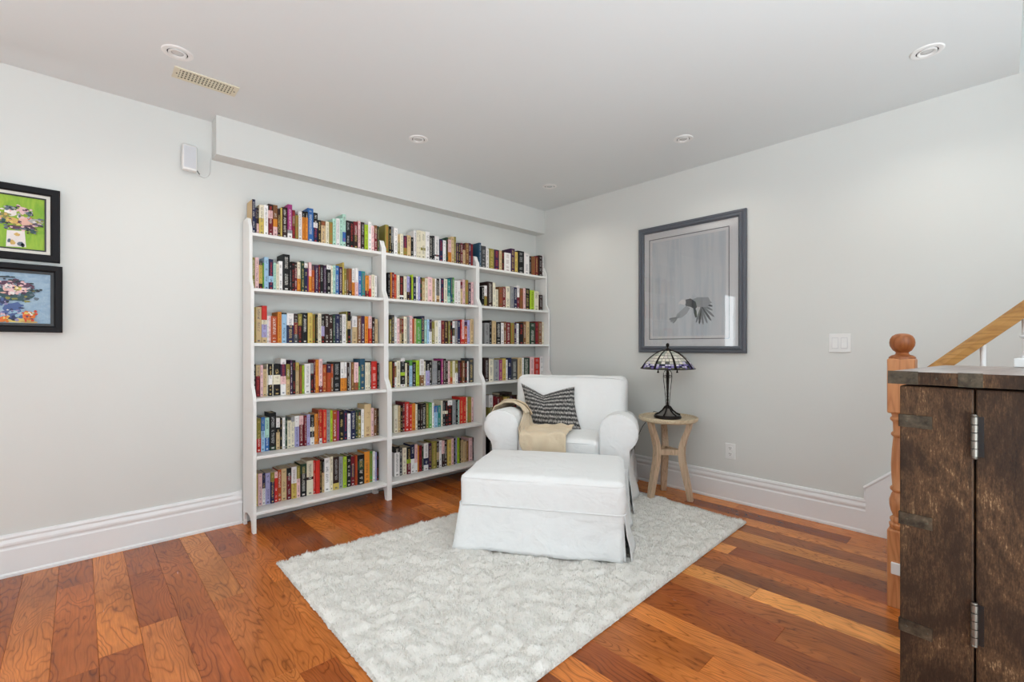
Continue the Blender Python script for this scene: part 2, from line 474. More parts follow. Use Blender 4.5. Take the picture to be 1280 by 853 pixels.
window('window_3', 0, YB, 1, W3, 1, WIN_STAIR)
window('door_1', 0, YW, -1, DOOR, 2, WIN_DOOR, .08)
# white curtain hanging beside the glazed door
def curtain(x0, x1, ph):
    def f(u, v):
        x = x0+(x1-x0)*u
        return (x, YW-.10+.025*math.sin(u*34+ph), 2.20-2.17*v)
    return sheet(f, 60, 6, .003)
cm = NT('sheer_white_curtain'); cm.set(Base_Color=rgb(244, 244, 242), Roughness=.9)
cu = curtain(-.96, -.56, .4).build('curtain', cm.m, smooth=True)
tag(cu, 'white full-length curtain hanging beside the glazed door', 'curtain')
rod = MB().tube([(-2.0, YW-.10, 2.215), (-.50, YW-.10, 2.215)], .012, 10).tube([(-1.98, YW, 2.215), (-1.98, YW-.10, 2.215)], .008, 8).tube([(-.52, YW, 2.215), (-.52, YW-.10, 2.215)], .008, 8)
tag(rod.build('curtain_rod', M['white']), 'white curtain rod fixed above the glazed door', 'curtain rod')

# ---- baseboards
BB = [(0, 0), (.020, 0), (.020, .012), (.015, .020), (.015, .128), (.011, .136), (.011, .142), (.014, .150), (.014, .160), (.009, .176), (.011, .186), (.007, .198), (0, .200)]
m = MB().prism([(YW-p, z) for p, z in BB], 0, DOOR[1], .7385)
m.prism([(YW-p, z) for p, z in BB], 0, XL, DOOR[0]); struct(m.build('baseboard_left', M['trim']))
m = MB().prism([(XW-p, z) for p, z in BB], 1, .50, YW-.02); struct(m.build('baseboard_right', M['trim']))
m = MB().prism([(XL+p, z) for p, z in BB], 1, YB, YW-.02); struct(m.build('baseboard_far', M['trim']))
m = MB().prism([(YB+p, z) for p, z in BB], 0, XL, 2.3); struct(m.build('baseboard_back', M['trim']))

# ---- stairs climbing along the right wall
RISE, RUN, Y0S, NST = .198, .218, .30, 12
SL = RISE/RUN
# skirt board on the wall
sk = [(.56, 0), (.56, .262), (.548, .275), (.548-.02, .275+.02*SL)]
yend = Y0S-RUN*NST
sk += [(yend, .262+(.56-yend)*SL-.02), (yend, (.56-yend)*SL-.35), (.25, 0)]
struct(MB().prism(sk, 0, XW-.019, XW).build('trim_2', M['trim']))
cap = []
for (y, z) in ((.56, .262), (yend, .262+(.56-yend)*SL)): cap.append((XW-.014, y, z))
struct(MB().tube([(XW-.016, .563, .20), (XW-.016, .563, .268)], .007, 8).tube([(XW-.016, .565, .268), (XW-.016, yend, .268+(.565-yend)*SL)], .009, 8).build('trim_3', M['trim']))
st = thing('staircase', 'wooden staircase with white risers climbing along the wall beside the newel post', 'stairs', (0, 0, 0))
SX0, SX1 = 2.50, XW-.02
for i in range(NST):
    y = Y0S-RUN*i; z = RISE*(i+1)
    if y-RUN < YB+.05: break
    MB().cbox((SX0-.02, y-RUN+.0, z-.028), (SX1, y+.025, z), .004).build('tread', M['newel'], st)
    MB().box((SX0, y-.018, z-RISE), (SX1, y-.002, z-.029)).build('riser', M['trim'], st)
poly = [(Y0S-.02, 0.0)]
for i in range(NST):
    poly += [(Y0S-.02-RUN*i, RISE*(i+1)-.03), (Y0S-.02-RUN*(i+1), RISE*(i+1)-.03)]
poly += [(Y0S-.02-RUN*NST, RISE*NST-.40), (Y0S-.55, 0)]
MB().prism(poly, 0, SX0-.012, SX0+.012).build('stringer', M['trim'], st)

# railing: newel, handrail, balusters
rl = thing('stair_railing', 'honey oak stair railing with turned newel post behind the dark wooden cabinet', 'railing', (2.535, .298, 0))
nw = MB(); h = .045
nw.cbox((-h, -h, 0), (h, h, .325), .005)
post = nw.build('newel_post', M['newel'], rl)
MB().cbox((-h, -h, .815), (h, h, 1.045), .006).build('top_block', M['newel'], post)
prof = [(.034, .322), (.043, .335), (.044, .345), (.036, .352), (.041, .360), (.041, .368), (.030, .378), (.038, .40), (.043, .425), (.043, .445), (.036, .470), (.031, .480), (.040, .488), (.040, .497), (.033, .505), (.036, .55), (.037, .60), (.034, .66), (.030, .705), (.029, .712), (.037, .720), (.037, .728), (.030, .736), (.031, .775), (.040, .785), (.040, .793), (.034, .80), (.038, .818)]
MB().lathe(prof, 28).build('turned_shaft', M['newel'], post, smooth=50)
MB().lathe([(.044, 1.040), (.045, 1.050), (.036, 1.058), (.024, 1.062), (.021, 1.070), (.026, 1.076), (.030, 1.078), (.034, 1.084), (.041, 1.098), (.043, 1.112), (.041, 1.127), (.034, 1.140), (.022, 1.148), (.009, 1.1505), (0, 1.151)], 32).build('ball_finial', oak('dark_oak_finial', rgb(176, 106, 56), rgb(126, 66, 30)), post, smooth=60)
MB().cbox((-.060, -.035, .145), (-.045, .030, .195), .004).build('bumper_pad', M['white'], post)
rs = .96
def railpt(y): return (-.005, y, 0.962+rs*(-.045-y))
sec = [(-.028, -.022), (.028, -.022), (.031, .002), (.026, .018), (.012, .027), (-.012, .027), (-.026, .018), (-.031, .002)]
MB().tube([railpt(-.045), railpt(-1.9)], 1.0, sec=sec).xf(Matrix.Translation((0, 0, -.02))).build('handrail', M['rail'], rl)
rng = random.Random(3)
for k in range(14):
    y = -.13-k*.109
    stepi = int(math.floor((Y0S-(y+.298))/RUN)); zb = RISE*(stepi+1)
    zt = railpt(y)[2]-.045
    if zt-zb < .2: continue
    L = zt-zb
    pr = [(.0, zb), (.017, zb), (.017, zb+.14), (.012, zb+.15), (.017, zb+.158), (.010, zb+.17), (.015, zb+.25), (.010, zb+L*.72), (.008, zb+L*.8), (.012, zb+L*.82), (.008, zb+L*.84), (.0095, zt), (0, zt)]
    MB().lathe(pr, 12, (.01, y, 0)).build('baluster', M['trim'], rl, smooth=50)

# ================================================================== BOOKCASES
ZT = [1.781, 1.445, 1.117, .789, .450, .122]            # tops of the six shelves
TH = .019; PT = .0172
FRONT = [3.085, 3.06, 3.045, 3.02, 2.997, 2.997]
FR1, FR2, FR3 = 3.082, 3.046, 2.997                       # front of the uprights: upper, middle, lower stage
YBK = 3.228
def side_profile():
    p = [(FR3, 0), (FR3, .775), (FR3+.006, .800), (FR2-.022, .838), (FR2-.004, .860), (FR2, .875)]
    p += [(FR2, 1.425), (FR2+.004, 1.452), (FR1-.014, 1.478), (FR1-.002, 1.500), (FR1, 1.512)]
    p += [(FR1, 1.795), (FR1+.003, 1.812), (FR1+.014, 1.828), (FR1+.022, 1.842), (FR1+.027, 1.858), (FR1+.036, 1.870), (FR1+.050, 1.874)]
    p += [(YBK, 1.874), (YBK, 0), (YBK-.028, 0), (YBK-.032, .020)]
    for i in range(9):
        a = math.pi*i/8
        p.append(((FR3+YBK)/2+.010+math.cos(a)*.082, .028+.062*math.sin(a)**.7))
    p += [(FR3+.040, .018), (FR3+.034, 0)]
    return p
CASES = {'L': (.740, 'tall white open bookcase farthest from the corner, nearest the flower paintings', 'left'),
         'M': (1.613, 'tall white open bookcase in the middle of the three', 'middle'),
         'R': (2.486, 'tall white open bookcase in the room corner, behind the armchair', 'right')}
CW = .873
shelf_front = [FR1, FR2+.01, FR2, FR3+.012, FR3, FR3]
for k, (x0, lab, _) in CASES.items():
    bc = thing('bookcase', lab, 'bookcase', (x0, 0, 0), 0, 'white bookcases along the wall')
    pr = side_profile()
    for sx in (0, CW-PT-.0006):
        MB().prism(pr, 0, sx+.0003, sx+PT).build('side_panel', M['shelf'], bc)
    for i, z in enumerate(ZT):
        MB().cbox((PT+.0004, shelf_front[i]+.002, z-TH), (CW-PT-.0009, YBK-.004, z), .002).build('shelf', M['shelf'], bc)

# ---- books
PAL = {'K': (17,16,18), 'N': (30,34,70), 'B': (52,104,168), 'b': (160,196,224), 'W': (236,232,230), 'C': (228,220,196), 'R': (196,44,34), 'r': (112,24,36),
       'O': (214,134,44), 'o': (168,72,30), 'Y': (206,180,92), 'G': (86,150,62), 'g': (36,62,46), 'L': (164,194,44), 'T': (40,126,122), 't': (176,216,200),
       'P': (62,32,66), 'p': (168,164,206), 'M': (156,52,116), 'k': (234,192,192), 'D': (46,25,22), 'd': (124,82,48), 'S': (150,150,150), 's': (70,70,72),
       'E': (206,178,134), 'V': (138,128,58), 'Q': (40,80,104)}
NAMES = {'K': 'black', 'N': 'navy', 'B': 'blue', 'b': 'pale blue', 'W': 'white', 'C': 'cream', 'R': 'red', 'r': 'maroon', 'O': 'orange', 'o': 'rust', 'Y': 'yellow',
         'G': 'green', 'g': 'dark green', 'L': 'lime', 'T': 'teal', 't': 'mint', 'P': 'plum', 'p': 'lavender', 'M': 'magenta', 'k': 'pink', 'D': 'dark brown',
         'd': 'brown', 'S': 'grey', 's': 'charcoal', 'E': 'tan', 'V': 'olive', 'Q': 'petrol blue'}
ORD = 'first second third fourth fifth sixth seventh eighth ninth tenth eleventh twelfth thirteenth fourteenth fifteenth sixteenth seventeenth eighteenth nineteenth twentieth'.split()
def ordinal(n):
    if n <= 20: return ORD[n-1]
    tens = {2: 'twenty', 3: 'thirty', 4: 'forty'}[n//10]
    return {2: 'twentieth', 3: 'thirtieth', 4: 'fortieth'}[n//10] if n % 10 == 0 else tens+'-'+ORD[n % 10-1]
SHELFN = ['top shelf', 'second shelf down', 'third shelf down', 'fourth shelf down', 'fifth shelf down', 'bottom shelf']
ROWS={
 'L1':(0.7610,'179 204 N|E;79 154 N;129 156 D@.6,k;268 179 C@.45,Y;238 183 W;278 195 D@.2,k@.45,r;248 194 d@.45,O@.7,k;179 176 D;109 185 Y;308 193 D;268 215 M@.75,S@.85,W;189 184 r@.2,d@.55,r;199 156 V;238 186 W;179 190 K@.2,O;169 190 K@.2,O;378 219 B;278 196 K@.33,W@.5,N;208 152 K;288 151 d@.2,E;218 150 C;248 151 V;238 179 t;238 185 W;199 191 t;238 222 t@.55,B@.85,t;288 183 K;268 184 K;328 187 r@.5,D;208 198 k;278 193 D;278 181 L;248 205 W;218 181 k;218 188 d@.3,r;139 185 g'),
 'L2':(0.7630,'149 190 V;219 192 k;199 174 s@.15,Y@.8,D;79 162 G;249 199 b;259 190 N@.55,b@.75,N;169 170 t;159 165 C;229 186 W;418 232 K;109 178 K;179 191 K;179 190 D@.2,r;209 194 C@.55,O;199 202 g;219 190 W@.15,N;79 158 M;179 200 k@.45,O;209 190 s@.2,o;229 188 P;89 190 r;259 194 K;189 192 P;278 197 W@.15,K;129 194 C;199 199 t;259 200 B;219 194 P;99 226 Y;169 187 V;109 186 d;278 190 d@.8,D;239 194 W@.5,O;239 197 W@.5,k;239 182 B;269 182 T;278 155 O@.7,r;189 158 k@.6,R;239 165 C;209 161 W'),
 'L3':(0.7700,'110 216 V;319 219 E;300 228 R@.38,C@.5,p@.85,E;100 168 W;140 169 k;370 167 o;230 195 O;319 191 K@.05,b;400 189 W@.4,N;270 188 D@.3,r@.7,s;269 188 V@.4,D;330 196 K;300 198 Y;209 191 V;140 190 K;229 198 C;230 190 K@.4,p@.75,D;269 196 D;260 190 D;169 192 g;290 198 N;189 192 s;270 200 W;109 220 V;229 221 K@.3,E@.55,K;110 169 S;389 190 W@.4,E;270 194 d;269 195 P;269 192 O;240 195 k@.45,R;240 188 D;260 176 E'),
 'L4':(0.7720,'109 199 K;239 193 E@.35,r;159 193 k;219 166 E;79 197 C;229 198 K@.35,W@.65,K;79 198 C;409 197 K@.35,C@.65,K;319 229 W@.15,P@.48,k@.7,W;239 194 V@.5,E;129 219 P;189 218 K;249 203 Y@.25,E;159 185 d;159 184 L;369 194 W;239 197 S@.35,K;89 219 r;209 219 O;239 223 k@.8,r;299 184 o;269 187 P@.3,o;149 187 o@.5,d;519 201 K;259 198 W@.55,O;189 198 W@.55,O;189 194 D;99 197 W;209 197 d;319 194 k@.72,d;129 166 G;369 219 Q;189 192 C;199 192 C;79 200 D;459 199 R;129 186 K'),
 'L5':(0.7870,'249 207 V@.6,R;229 211 B@.4,b;249 205 t@.6,B;389 233 K@.9,g;219 197 W@.3,K@.45,E;129 195 K;169 197 W;109 193 g;249 175 C;229 193 S@.15,C;279 199 W@.35,p;269 197 k@.3,r;179 196 r;229 201 p;269 195 K@.4,C@.55,K@.75,W;239 199 O;79 225 o;209 225 R@.85,W;259 223 R;259 219 S;169 213 L;309 211 o;139 205 M;329 207 K;259 200 N;239 178 W;319 195 N;189 196 g;259 196 g@.2,V;209 200 W;509 233 E;229 201 k;239 197 d;129 195 D'),
 'L6':(0.7840,'109 199 Y;238 197 k;178 194 N@.48,W;278 192 p;228 191 V@.3,N;208 189 k@.2,R;218 199 o;307 201 E;278 200 K@.25,r;317 203 W@.52,Y;228 202 V@.4,k;397 211 g@.3,K;417 225 C@.47,D@.55,C;148 221 R;268 220 R;148 222 K;148 220 K@.4,E;387 225 W;208 229 C;397 222 D@.8,Y;297 219 S;258 212 L;317 215 K;278 206 r@.3,P@.7,r;168 211 o;506 209 K@.2,g@.5,K;417 224 O;228 221 G;168 218 W;139 211 p;178 205 K'),
 'M1':(1.6370,'280 209 V;209 201 K;210 205 S@.6,K;300 196 W;209 154 E@.4,V;260 161 C;340 152 P@.6,V;340 161 E;249 152 K;249 207 W;160 211 C;210 215 C;409 212 C@.6,V@.7,C;360 216 W;289 190 K;240 194 K;420 196 W@.75,s@.82,W;359 179 N;320 175 W;160 202 g;310 187 k@.55,O;299 216 E;180 219 V;249 171 P;220 175 K;269 178 r;240 178 D@.3,E;369 187 d;260 192 P;219 188 r'),
 'M2':(1.6580,'189 195 K;109 198 O;189 199 r;219 188 R;229 184 C;379 182 D@.8,W@.88,K;259 182 C;239 186 p@.65,D;159 179 N;129 200 L;259 184 N;189 192 W;169 192 p;209 189 g;229 186 V@.15,E;259 184 C;409 197 k;289 190 E;129 191 W;299 194 K@.7,E@.85,d;129 196 W;319 200 N;349 199 C;279 201 T@.7,t;179 215 Q;189 217 G;309 195 W;289 198 W;269 190 r@.3,E;289 212 k;279 211 V;299 188 P;279 198 k'),
 'M3':(1.6730,'149 178 V;230 212 s;229 200 W;220 187 k;160 188 d@.6,E;189 188 r@.6,K;280 204 C;190 204 S;280 213 k;129 192 o;160 193 E;480 191 G;300 216 N;229 184 t;200 191 b;240 192 P@.5,W;289 174 V;310 186 C;309 189 W;270 187 r;390 188 D;190 185 V;259 188 K;240 188 W@.3,K@.65,W;259 190 S;300 195 N;129 203 R;300 204 k@.8,R;319 186 P@.2,o;280 203 p;350 212 E'),
 'M4':(1.6780,'197 193 Y;187 196 D;187 190 W@.15,d@.6,W;316 200 C;366 215 W@.1,K@.48,L@.6,K@.9,W;158 179 C;217 186 D;267 199 G@.2,b;326 184 K;296 198 L;375 209 W@.6,d;207 190 C;326 193 K@.4,p;257 196 K;237 192 S;227 191 S;395 190 K;178 207 M;277 207 D;217 186 D;217 188 k;267 185 V@.7,o;247 187 C;306 192 V@.55,W;158 190 P;227 187 D;247 187 d;267 186 K;178 182 W;524 205 N@.0,s'),
 'M5':(1.7130,'325 206 C;206 200 E;196 198 K;177 225 r;374 223 R;226 202 R;305 207 O;206 198 C;246 196 K;147 197 D;393 199 K;236 196 V;285 198 G;196 196 W;325 171 B@.3,b;334 171 T;177 207 C;226 205 K@.4,C@.52,K;226 203 K@.4,C@.52,K;531 202 W@.2,K;305 203 S;236 201 K;167 199 t;364 223 R;315 220 R;147 218 C;374 218 V;256 210 k'),
 'M6':(1.7150,'435 224 K@.2,W;257 207 s;366 204 C;326 205 K@.45,L@.6,r;326 219 N@.5,W;247 219 k@.65,W;148 204 O;297 201 r;158 190 g;396 213 W@.55,N@.8,W;297 208 P;475 219 V;267 210 D@.4,E@.7,D;267 214 W;217 209 k@.5,D;297 214 D;376 211 Y;247 215 k;178 214 K;188 216 p;227 213 L;158 206 K;287 190 E;267 174 E;267 172 d;376 196 k;138 196 D'),
 'R1':(2.5180,'224 211 Q;545 188 s;370 171 W;584 178 V;594 178 P;331 177 E;282 176 D;789 167 W;526 215 P;409 192 Y;838 209 K;682 198 W;311 178 D;506 180 d;448 190 r;526 202 D;224 212 W'),
 'R2':(2.5510,'299 173 K;320 183 W@.5,V;600 221 D;329 217 C;390 161 C;449 186 d;459 190 r;520 199 C;420 203 S;419 198 N;360 219 W@.5,r;430 196 d;309 199 k;630 203 K;579 190 L;660 186 C;469 154 D'),
 'R3':(2.5790,'574 185 S;287 210 K;450 205 E;603 196 K;383 192 W;335 204 d;517 200 r;402 196 V;325 198 P;325 192 W;584 200 K;335 214 d;421 216 E;785 206 g;440 220 r;507 222 d;306 218 C'),
 'R4':(2.5850,'517 207 D;537 195 C;617 188 S;398 187 M;447 198 Y;278 185 W;487 202 N;756 189 s;507 200 E;258 200 W;875 199 g;547 205 k;826 197 R;467 209 W'),
 'R5':(2.6370,'459 215 W@.5,V;390 199 r;470 191 r;400 187 d;400 185 Y;409 187 V;329 191 P;510 194 D;589 183 C;440 179 N;529 176 R;710 165 K;549 167 W;750 163 d'),
 'R6':(2.6370,'459 130 K;390 130 C;470 130 s;400 130 R;400 130 W;409 130 N;329 130 d;510 130 P;589 130 C;440 130 N;529 130 R;710 130 K;549 130 W;750 130 d'),
}

def bands_of(spec):
    out = []; top = 0.0; spec = spec.split('|')[0]
    for p in spec.split(','):
        if '@' in p: c, e = p.split('@'); e = float(e)
        else: c, e = p, 1.0
        if e > top: out.append((c, top, e)); top = e
    return out
def book_geo(w, h, dep, spec, hard, rng):
    """cover (boards and spine, banded) and page block; origin at spine foot, spine faces -y, books extend to +y"""
    bd = bands_of(spec); t = .0018 if hard else .0009
    V = []; F = []; CI = []; UV = []; 
    def q(pts, c, uv):
        o = len(V); V.extend(pts); F.append(tuple(range(o, o+len(pts)))); CI.append(c); UV.append(uv)
    bl = .0022 if w > .012 else .0012                        # rounding of the spine
    NO = [(-1, -1)]*4
    for c, a, b in bd:
        z1 = h*(1-a); z0 = h*(1-b); v0, v1 = z0/h, z1/h
        xs = [0, w*.16, w*.84, w]; ys = [bl, 0, 0, bl]; us = [0, .16, .84, 1]
        for i in range(3):
            q([(xs[i], ys[i], z0), (xs[i+1], ys[i+1], z0), (xs[i+1], ys[i+1], z1), (xs[i], ys[i], z1)], c, [(us[i], v0), (us[i+1], v0), (us[i+1], v1), (us[i], v1)])
        cs_ = spec.split('|')[1] if '|' in spec else c
        q([(0, bl, z0), (0, dep, z0), (0, dep, z1), (0, bl, z1)], cs_, NO)
        q([(w, dep, z0), (w, bl, z0), (w, bl, z1), (w, dep, z1)], c, NO)
    ct = bd[0][0]; cb = bd[-1][0]
    for z, c in ((h, ct), (0, cb)):
        q([(0, bl, z), (0, dep, z), (t, dep, z), (t, bl+t, z)], c, NO)
        q([(w-t, bl+t, z), (w-t, dep, z), (w, dep, z), (w, bl, z)], c, NO)
        o = len(V); V.extend([(0, bl, z), (w*.16, 0, z), (w*.84, 0, z), (w, bl, z), (w-t, bl+t, z), (t, bl+t, z)]); F.append(tuple(range(o, o+6))); CI.append(c); UV.append([(-1, -1)]*6)
    q([(t, bl+t, 0), (t, dep, 0), (t, dep, h), (t, bl+t, h)], ct, NO)
    q([(w-t, dep, 0), (w-t, bl+t, 0), (w-t, bl+t, h), (w-t, dep, h)], ct, NO)
    q([(0, dep, 0), (t, dep, 0), (t, dep, h), (0, dep, h)], ct, NO)
    q([(w-t, dep, 0), (w, dep, 0), (w, dep, h), (w-t, dep, h)], ct, NO)
    ins = .003 if hard else .0004
    pg = ((t+.0001, bl+t, ins), (w-t-.0001, dep-(.003 if hard else .0003), h-ins))
    return V, F, CI, UV, pg
def ink_for(c, rng):
    lum = sum(PAL[c])/3
    if lum < 120: return rng.choice([(236,232,222), (236,232,222), (220,190,120), (200,60,50), (190,190,190)])
    return rng.choice([(30,30,34), (30,30,34), (110,30,30), (40,50,90)])
def book_mesh(name, parts):
    V, F, CI, UV, INK = [], [], [], [], []
    for (v, f, ci, uv, ink) in parts:
        o = len(V); V += v; F += [tuple(i+o for i in x) for x in f]; CI += ci; UV += uv; INK += ink
    me = bpy.data.meshes.new(name); me.from_pydata(V, [], F)
    ca = me.color_attributes.new('Col', 'FLOAT_COLOR', 'CORNER'); cb = me.color_attributes.new('Ink', 'FLOAT_COLOR', 'CORNER'); ul = me.uv_layers.new(name='UVMap')
    A = []; B = []; U = []
    for f, c, uv, ik in zip(F, CI, UV, INK):
        for j in range(len(f)): A += list(c); B += list(ik); U += list(uv[j])
    ca.data.foreach_set('color', A); cb.data.foreach_set('color', B); ul.data.foreach_set('uv', U)
    me.materials.append(M['book']); me.update(); return me

def make_books():
    rng = random.Random(11); allb = []
    inner = {'L': .757, 'M': 1.630, 'R': 2.503}
    for key, (x0, txt) in ROWS.items():
        r = int(key[1])-1; x = x0
        for i, e in enumerate(txt.split(';')):
            w, h, sp = e.split(); w = int(w)/10000; h = int(h)/1000
            if key == 'R6': h = rng.uniform(.17, .21)
            yp = (3.105 if r < 3 else 3.112)+rng.uniform(-.006, .005)
            if r == 0: yp = max(yp, 3.10)
            d2 = (x*.6835+yp*.7299)**2
            size = w*h/d2
            allb.append((size, key, r, i, x, w, h, sp, yp)); x += w
    order = sorted(range(len(allb)), key=lambda j: -allb[j][0])
    single = set(order[:300])
    stuff = []; spages = MB()
    for j, (size, key, r, i, x, w, h, sp, yp) in enumerate(allb):
        hard = rng.random() < .45
        dep = min(.120 if not hard else .124, YBK-.004-yp)
        if h > .205: dep = min(.13, YBK-.003-yp)
        w2 = w-.0007
        V, F, CI, UV, pg = book_geo(w2, h, dep, sp, hard, rng)
        shade = rng.uniform(.9, 1.08)
        cols = {c: tuple(min(1, q*shade) for q in rgb(*PAL[c])[:3])+(1,) for c in set(CI)}
        inks = {c: rgb(*ink_for(c, rng)) for c in set(CI)}
        C = [cols[c] for c in CI]; I = [inks[c] for c in CI]
        z = ZT[r]+.0004
        if j in single:
            me = book_mesh('book', [(V, F, C, UV, I)])
            o = bpy.data.objects.new('book', me); COL.objects.link(o); o.location = (x+.0003, yp, z)
            b = bands_of(sp); names = []
            for c, a, e in sorted(b, key=lambda t: t[1]-t[2]):
                if NAMES[c] not in names: names.append(NAMES[c])
            cn = ' and '.join(names[:2])
            tall = 'tall ' if h > .212 else ('thick ' if w > .036 else ('slim ' if w < .016 else ''))
            tag(o, '%s%s book, %s from left, %s, %s bookcase' % (tall, cn, ordinal(i+1), SHELFN[r], CASES[key[0]][2]), 'book', 'books on the %s of the %s bookcase' % (SHELFN[r], CASES[key[0]][2]))
            MB().box(*pg).build('pages', M['pages'], o)
        else:
            L = (x+.0003, yp, z)
            stuff.append(([tuple(p[q]+L[q] for q in range(3)) for p in V], F, C, UV, I))
            spages.box(tuple(pg[0][q]+L[q] for q in range(3)), tuple(pg[1][q]+L[q] for q in range(3)))
    me = book_mesh('book_rows', stuff); o = bpy.data.objects.new('book_rows', me); COL.objects.link(o)
    o['kind'] = 'stuff'; tag(o, 'small and slim books filling the corner bookcase and gaps between larger books', 'books')
    p = spages.build('pages', M['pages'], o); p['kind'] = 'stuff'
make_books()
# dark book lying flat on top of the row in the corner bookcase
fb = book_geo(.022, .15, .11, 'D', True, random)
me = book_mesh('book', [(fb[0], fb[1], [rgb(44, 28, 24)]*len(fb[1]), fb[3], [rgb(180, 160, 120)]*len(fb[1]))])
o = bpy.data.objects.new('book', me); COL.objects.link(o); o.rotation_euler = (0, math.radians(-90), 0)
o.location = (2.915, 3.113, .450+.2035)
tag(o, 'dark brown book lying flat on upright books, fifth shelf of corner bookcase', 'book', 'books on the fifth shelf down of the right bookcase')
MB().box(*fb[4]).build('pages', M['pages'], o)

# ================================================================== RUG
def make_rug():
    C = [(.690, 1.035), (3.012, 1.095), (3.075, 2.36), (.722, 2.505)]      # front-left, front-right, back-right, back-left
    def bl(u, v):
        a = [C[0][i]*(1-u)+C[1][i]*u for i in (0, 1)]; b = [C[3][i]*(1-u)+C[2][i]*u for i in (0, 1)]
        return a[0]*(1-v)+b[0]*v, a[1]*(1-v)+b[1]*v
    root = thing('shag_rug', 'ivory shag rug with raised tufts lying under the armchair and ottoman', 'rug', (0, 0, 0))
    NU, NV = 330, 200; H = np.zeros((NU+1, NV+1)); V = []
    for i in range(NU+1):
        for j in range(NV+1):
            u, v = i/NU, j/NV; x, y = bl(u, v)
            d, _ = mnoise.voronoi(Vector((x*15+mnoise.noise(Vector((x*7, y*7, 0)))*.9, y*15+mnoise.noise(Vector((x*7, y*7, 9)))*.9, 0)))
            e = min(u*2.3, (1-u)*2.3, v*1.35, (1-v)*1.35)
            h = .0065+.0220*(1-min(1, d[0]*1.3))+.006*mnoise.noise(Vector((x*40, y*40, 3)))+.0025*mnoise.noise(Vector((x*110, y*110, 5)))
            h = .003+(h)*smooth01(-.012, .03, e)
            if e < .004: x += .006*mnoise.noise(Vector((x*60, y*60, 1))); y += .006*mnoise.noise(Vector((x*60, y*60, 7)))
            H[i, j] = h; V.append((x, y, h))
    w = NV+1
    F = [(i*w+j, (i+1)*w+j, (i+1)*w+j+1, i*w+j+1) for i in range(NU) for j in range(NV)]
    mb = MB(); mb.add(V, F)
    P = mb.build('pile_ground', M['rug'], root, smooth=True); P['kind'] = 'stuff'
    ring = [bl(i/40, 0) for i in range(41)]+[bl(1, j/24) for j in range(1, 25)]+[bl(1-i/40, 1) for i in range(1, 41)]+[bl(0, 1-j/24) for j in range(1, 24)]
    cx, cy = bl(.5, .5)
    MB().prism([(cx+(x-cx)*.996, cy+(y-cy)*.996) for x, y in ring], 2, .0002, .004).build('backing', M['rug'], root)
    # standing tufts of yarn
    rs_ = np.random.RandomState(5); N = 90000
    u = rs_.rand(N); v = rs_.rand(N)
    k = rs_.rand(N) < .07; side = rs_.randint(0, 4, N)
    u = np.where(k & (side == 0), rs_.rand(N)*.004, u); u = np.where(k & (side == 1), 1-rs_.rand(N)*.004, u)
    v = np.where(k & (side == 2), rs_.rand(N)*.006, v); v = np.where(k & (side == 3), 1-rs_.rand(N)*.006, v)
    c = np.array(C)
    X = ((c[0, 0]*(1-u)+c[1, 0]*u)*(1-v)+(c[3, 0]*(1-u)+c[2, 0]*u)*v); Y = ((c[0, 1]*(1-u)+c[1, 1]*u)*(1-v)+(c[3, 1]*(1-u)+c[2, 1]*u)*v)
    Z = H[(u*NU).astype(int), (v*NV).astype(int)]-.001
    a = rs_.rand(N)*2*np.pi; wd = .0011+.0011*rs_.rand(N); L = .007+.006*rs_.rand(N); la = rs_.rand(N)*2*np.pi; ln = .0075*rs_.rand(N)
    dx, dy = np.cos(a)*wd, np.sin(a)*wd; tx, ty = np.cos(la)*ln, np.sin(la)*ln
    A = np.stack([X-dx, Y-dy, Z], 1); B = np.stack([X+dx, Y+dy, Z], 1); T = np.stack([X+tx, Y+ty, Z+L], 1)
    vv = np.stack([A, B, T], 1).reshape(-1, 3)
    me = bpy.data.meshes.new('pile'); me.vertices.add(3*N); me.vertices.foreach_set('co', vv.ravel())
    me.loops.add(3*N); me.loops.foreach_set('vertex_index', np.arange(3*N, dtype=np.int32))
    me.polygons.add(N); me.polygons.foreach_set('loop_start', np.arange(0, 3*N, 3, dtype=np.int32))
    me.update(calc_edges=True); me.materials.append(M['rug'])
    o = bpy.data.objects.new('pile', me); COL.objects.link(o); o.parent = root; o['kind'] = 'stuff'
make_rug()
RZ = .020

# ================================================================== ARMCHAIR AND OTTOMAN
def wrinkle(P, amp, s, seed, mask=None):
    out = P.copy()
    for i, p in enumerate(P):
        n = nz(p, s, seed)+.5*nz(p, s*2.3, seed+4)
        k = amp*n
        c = p/ max(np.linalg.norm(p), 1e-6)
        out[i] = p+c*k
    return out
def skirt(p0, p1, nrm, zt, zb, flare, seed, sp0=0.0, sp1=0.0, amp=.006, wob=.012, nu=40):
    """hanging slipcover panel from p0 to p1 (plan), flaring along nrm; sp0/sp1 slide the bottom corners along the edge"""
    p0 = np.array(p0, float); p1 = np.array(p1, float); nrm = np.array(nrm, float); t = (p1-p0)/np.linalg.norm(p1-p0)
    def f(u, v):
        q = p0*(1-u)+p1*u
        q = q+t*(-(sp0*(1-u)**6)+sp1*u**6)*v
        w = amp*math.sin(u*11+seed)*v+wob*mnoise.noise(Vector((u*5+seed, v*1.5, seed)))*v+.006*mnoise.noise(Vector((u*14+v*3+seed, v*2.5, seed*2)))*min(1, v*3)
        q = q+nrm*(flare*v**1.25+w+.001)
        z = zt+(zb-zt)*v+.006*mnoise.noise(Vector((u*4, 3, seed)))*v
        return (q[0], q[1], z)
    return sheet(f, nu, 12, .005)

